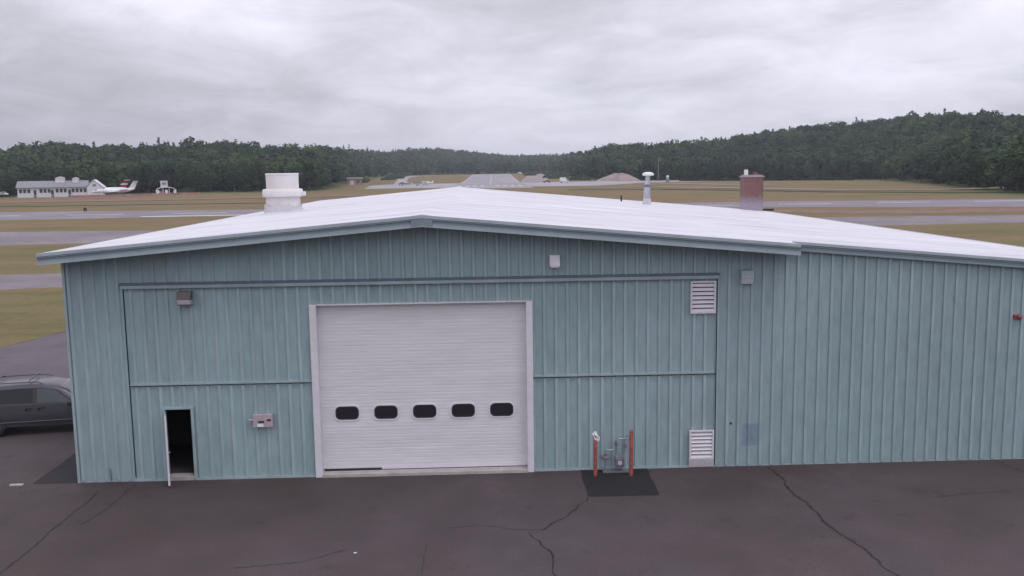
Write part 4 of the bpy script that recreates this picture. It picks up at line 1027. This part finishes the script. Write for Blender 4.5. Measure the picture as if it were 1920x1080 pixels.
# ------------------------------------------------------------------ trees
rs = np.random.RandomState(5)
def leaf_cloud(kind, n, seed):
    """unit tree (height 1): quad centres, normals and half sizes of leaf clumps"""
    r = np.random.RandomState(seed)
    if kind == 'broad':
        K = 9; lobes = []
        for k in range(K):
            a = r.uniform(0, 2 * np.pi); h = r.uniform(.30, .84); w = .20 * np.sin(np.clip((h - .05) / .95, 0, 1) * np.pi) ** .6
            lobes.append((w * np.cos(a) * r.uniform(.5, 1.1), w * np.sin(a) * r.uniform(.5, 1.1), h, r.uniform(.10, .17)))
        lobes.append((0, 0, .83, .15)); lobes.append((0, 0, .5, .2))
        lobes = np.array(lobes); idx = r.choice(len(lobes), n, p=lobes[:, 3] ** 2 / np.sum(lobes[:, 3] ** 2))
        d = r.normal(size=(n, 3)); d[:, 2] += .25; d /= np.linalg.norm(d, axis=1)[:, None]
        c = lobes[idx, :3] + d * lobes[idx, 3][:, None] * r.uniform(.75, 1.08, n)[:, None]
        nn = d + r.normal(scale=.45, size=(n, 3)); sz = r.uniform(.026, .048, n)
    else:
        t = r.uniform(0, 1, n) ** .95; z = 1 - .93 * t                      # more leaves low down
        z = np.round(z * 11) / 11 + r.normal(scale=.026, size=n)
        a = np.round(r.uniform(0, 9, n)) * 2 * np.pi / 9 + z * 7 + r.normal(scale=.22, size=n)
        R_ = (.025 + .185 * (1 - z) ** .75) * (.78 + .30 * np.sin(a * 3 + z * 25))
        q = r.uniform(.25, 1.05, n) ** .6
        c = np.stack([R_ * q * np.cos(a), R_ * q * np.sin(a), z - .03 * q], 1)
        nn = np.stack([.5 * np.cos(a), .5 * np.sin(a), np.ones(n)], 1) + r.normal(scale=.3, size=(n, 3)); sz = r.uniform(.02, .038, n)
    nn /= np.linalg.norm(nn, axis=1)[:, None]
    return c, nn, sz
def quads(c, nn, sz, seed):
    r = np.random.RandomState(seed); n = len(c)
    t = np.cross(nn, r.normal(size=(n, 3))); t /= np.linalg.norm(t, axis=1)[:, None]; b = np.cross(nn, t)
    out = np.empty((n, 4, 3))
    for k, (p, q) in enumerate(((-1, -.7), (.8, -1), (1, .7), (-.7, 1))):
        j = r.uniform(.7, 1.25, (n, 1))
        out[:, k] = c + (t * p + b * q) * sz[:, None] * j
    return out.reshape(-1, 3)
def mesh_from_quads(name, V, tint=None, m=None):
    n = len(V) // 4
    me = bpy.data.meshes.new(name)
    me.vertices.add(len(V)); me.vertices.foreach_set('co', V.astype(np.float32).reshape(-1))
    me.loops.add(4 * n); me.loops.foreach_set('vertex_index', np.arange(4 * n, dtype=np.int32))
    me.polygons.add(n); me.polygons.foreach_set('loop_start', np.arange(0, 4 * n, 4, dtype=np.int32))
    me.update(calc_edges=True)
    if tint is not None:
        at = me.attributes.new('tint', 'FLOAT', 'POINT'); at.data.foreach_set('value', np.repeat(tint, 4).astype(np.float32))
    if m: me.materials.append(m)
    return me
PROTO = {}
for lod, nb, nc in (('near', 430, 330), ('mid', 210, 170), ('far', 80, 70)):
    PROTO[lod] = {'broad': [], 'conifer': []}
    for s in range(6):
        for kind, n in (('broad', nb), ('conifer', nc)):
            c, nn, sz = leaf_cloud(kind, n, 100 * s + n)
            if lod == 'far': sz = sz * 1.5
            if lod == 'near': sz = sz * .82
            PROTO[lod][kind].append(quads(c, nn, sz, s))
def wood(name, az0, az1, dens_near, dens_far, conifer_p, label, seed, tint_off=0.0, back=140):
    r = np.random.RandomState(seed); parts = []; tints = []
    N0 = 40000
    az = r.uniform(az0, az1, N0)
    fr = np.interp(az, AZ_F, FRONT); ri = np.maximum(np.interp(az, AZ_R, RIDGE), fr + 120)
    Dmax = (ri + back).max(); D = np.sqrt(r.uniform(0, 1, N0)) * Dmax
    area = .5 * Dmax ** 2 * np.radians(az1 - az0) / N0          # ground per sample
    keep = (D > fr + 2 + 6 * np.sin(az * 9)) & (D < ri + back)
    p = np.where(D - fr < 90, area / dens_near, area / np.interp(D, [500, 2000], [dens_far, dens_far * 1.7]))
    keep &= r.uniform(0, 1, N0) < p
    az, D, fr, ri = az[keep], D[keep], fr[keep], ri[keep]
    x = CAM.x + D * np.sin(np.radians(az)); y = CAM.y + D * np.cos(np.radians(az)); z = terrain(x, y)[0]
    # patches of species across the hill
    ph = np.sin(x * .019 + 1.3 * seed) * np.cos(y * .023) + .6 * np.sin(x * .05 + y * .041)
    ringy = ss((D - ri + 60) / 80)
    cp = np.clip(conifer_p + .25 * ph + .16 * ringy, .05, .95)
    H = r.normal(14.8, 2.2, len(x)) * (1 - .10 * (D - fr < 12)); W = r.uniform(.85, 1.25, len(x))
    for i in range(len(x)):
        con = r.uniform() < cp[i]
        pr = PROTO['near' if D[i] < 600 else 'mid' if D[i] < 1000 else 'far']['conifer' if con else 'broad'][r.randint(6)]
        h = H[i] * (1.12 if con and r.uniform() < .3 else 1.0); a = r.uniform(0, 6.283); ca, sa = np.cos(a), np.sin(a)
        hx = h * W[i] * (.95 if con else 1.2)
        V = np.empty_like(pr)
        V[:, 0] = (pr[:, 0] * ca - pr[:, 1] * sa) * hx + x[i]; V[:, 1] = (pr[:, 0] * sa + pr[:, 1] * ca) * hx + y[i]; V[:, 2] = pr[:, 2] * h + z[i] - .4
        parts.append(V)
        base = (.18 if con else .50) + .24 * ph[i] + r.normal(scale=.13) + tint_off
        tints.append(np.clip(base + r.normal(scale=.05, size=len(pr) // 4), 0, 1))
    me = mesh_from_quads(name, np.concatenate(parts), np.concatenate(tints), M['wood_leaf'])
    o = bpy.data.objects.new(name, me); COL.objects.link(o); tag(o, label, 'woodland', kind='stuff')
    print(name, len(x), len(me.polygons)); return o
wood('woodland', -35, -8.2, 26, 34, .16, 'dense mixed wood on the low rise behind the terminal and jets', 1, -.03)
wood('woodland', -8.2, 6.2, 60, 80, .40, 'far dark wood closing the end of the long runway', 2, .0, 200)
wood('woodland', 6.2, 38, 26, 34, .22, 'dense dark wood climbing the hill on the right', 3, -.02)

# single trees one can tell apart along the foot of the woods
def proto_tree(kind, seed, m):
    t = empty('conifer_tree' if kind == 'conifer' else 'leafy_tree', (0, 0, 0), None, None)
    r = random.Random(seed); H = 16
    b = MB(); b.tube([(0, 0, -.4), (.05, 0, 3), (.1, .1, 8), (.05, .05, H * .9)], [.34, .27, .19, .05], 8)
    for k in range(7):
        a = r.uniform(0, 6.28); z = 3.2 + k * 1.4; L_ = r.uniform(1.6, 2.8) * (1 if kind != 'conifer' else .8)
        b.tube([(.08, .05, z), (L_ * .5 * math.cos(a), L_ * .5 * math.sin(a), z + .5), (L_ * math.cos(a), L_ * math.sin(a), z + (1.3 if kind != 'conifer' else .2))], [.11, .08, .03], 6)
    b.build('trunk', M['bark'], t)
    c, nn, sz = leaf_cloud(kind, 900, seed); Q = quads(c, nn, sz * .62, seed)
    Q = Q * np.array([H * 1.2, H * 1.2, H])
    me = mesh_from_quads('crown', Q, None, m); o = bpy.data.objects.new('crown', me); COL.objects.link(o); o.parent = t
    return t
protos = [proto_tree('broad', 11, M['leaf']), proto_tree('conifer', 12, M['leaf']), proto_tree('broad', 13, M['leaf']), proto_tree('conifer', 14, M['leaf'])]
used = set()
def plant(i, az, off, s, label, group, pale=False):
    fr = float(np.interp(az, AZ_F, FRONT)) - off
    x = CAM.x + fr * math.sin(R(az)); y = CAM.y + fr * math.cos(R(az))
    p = protos[i]
    if i in used: t = copy_tree(p)
    else: t = p; used.add(i)
    t.location = (x, y, tz(x, y) - .2); t.rotation_euler = (0, 0, rnd.uniform(0, 6.28)); t.scale = (s, s, s * rnd.uniform(.9, 1.1))
    tag(t, label, 'tree', group); return t
zones = [(-27.8, -19.3, 9, 'behind the terminal and jets', 'trees along the foot of the wood behind the terminal'),
         (-18.8, -10.2, 12, 'left of the cream roof fan', 'trees along the foot of the left hand wood'),
         (7.6, 12.6, 7, 'behind the sand heap', 'trees along the foot of the wood behind the sand heap'),
         (13.2, 23.5, 12, 'behind the brick chimney', 'trees along the foot of the wood behind the chimney'),
         (25.8, 31.8, 7, 'at the right end of the field', 'trees along the foot of the wood at the right')]
for a0, a1, n, where, grp in zones:
    for k in range(n):
        i = rnd.choice([0, 1, 2, 2, 0, 3])
        kind = 'dark conifer' if i in (1, 3) else 'leafy tree'
        plant(i, a0 + (a1 - a0) * (k + rnd.uniform(.2, .8)) / n, rnd.uniform(2, 9), rnd.uniform(.72, 1.05), '%s at the foot of the wood %s' % (kind, where), grp + (' (conifers)' if i in (1, 3) else ''))
pt = proto_tree('broad', 21, M['pale_leaf']); used.add(len(protos)); protos.append(pt); used.discard(4)
plant(4, 24.6, 12, .80, 'pale green leafy tree standing out against the dark wood on the right', None)

# long low hedge in front of the right hand wood
r = np.random.RandomState(9); n = 5200
az = r.uniform(12.6, 22.8, n); D = np.interp(az, [12.6, 17, 22.8], [640, 622, 600]) + r.normal(scale=.9, size=n)
c = np.stack([CAM.x + D * np.sin(np.radians(az)), CAM.y + D * np.cos(np.radians(az)), r.uniform(.1, 1.7, n) * (.75 + .25 * np.sin(az * 14))], 1)
nn = r.normal(size=(n, 3)); nn[:, 2] = np.abs(nn[:, 2]); nn /= np.linalg.norm(nn, axis=1)[:, None]
me = mesh_from_quads('hedge', quads(c, nn, r.uniform(.35, .7, n), 9), np.clip(r.normal(.05, .05, n), 0, 1), M['wood_leaf'])
o = bpy.data.objects.new('hedge', me); COL.objects.link(o); tag(o, 'long low dark hedge between the far field and the right hand wood', 'hedge')

# scrub and low mounds either side of the long runway's far end
def bush(name, label, x, y, w, h, m, seed, group):
    r = np.random.RandomState(seed); n = 420
    d = r.normal(size=(n, 3)); d[:, 2] = np.abs(d[:, 2]); d /= np.linalg.norm(d, axis=1)[:, None]
    lob = r.randint(0, 5, n); off = np.stack([np.linspace(-.55, .55, 5), r.uniform(-.2, .2, 5), np.zeros(5)], 1)
    sc_ = r.uniform(.45, 1.0, 5)
    c = (off[lob] + d * sc_[lob][:, None] * np.array([.5, .45, .95]) * r.uniform(.8, 1.05, (n, 1))) * np.array([w, w * .6, h])
    me = mesh_from_quads(name, quads(c, d + r.normal(scale=.3, size=(n, 3)), r.uniform(.05, .09, n) * w, seed), np.clip(r.normal(.5, .12, n), 0, 1), m)
    o = bpy.data.objects.new(name, me); COL.objects.link(o); o.location = (x, y, tz(x, y)); o.rotation_euler = (0, 0, r.uniform(-.4, .4))
    return tag(o, label, 'bush', group)
for k in range(11):
    y = 700 + 40 * k + rnd.uniform(-12, 12)
    bush('bush', 'low scrub bush right of the far runway below the wooded hill', rx(y) + 38 + rnd.uniform(0, 42), y, rnd.uniform(7, 14), rnd.uniform(2, 4.5), M['wood_leaf'], 40 + k, 'scrub right of the long runway')
for k in range(8):
    y = 720 + 50 * k + rnd.uniform(-12, 12)
    bush('bush', 'low scrub bush left of the far runway beside the pale track', rx(y) - 95 - rnd.uniform(0, 22), y, rnd.uniform(6, 11), rnd.uniform(2, 4), M['wood_leaf'], 60 + k, 'scrub left of the long runway')
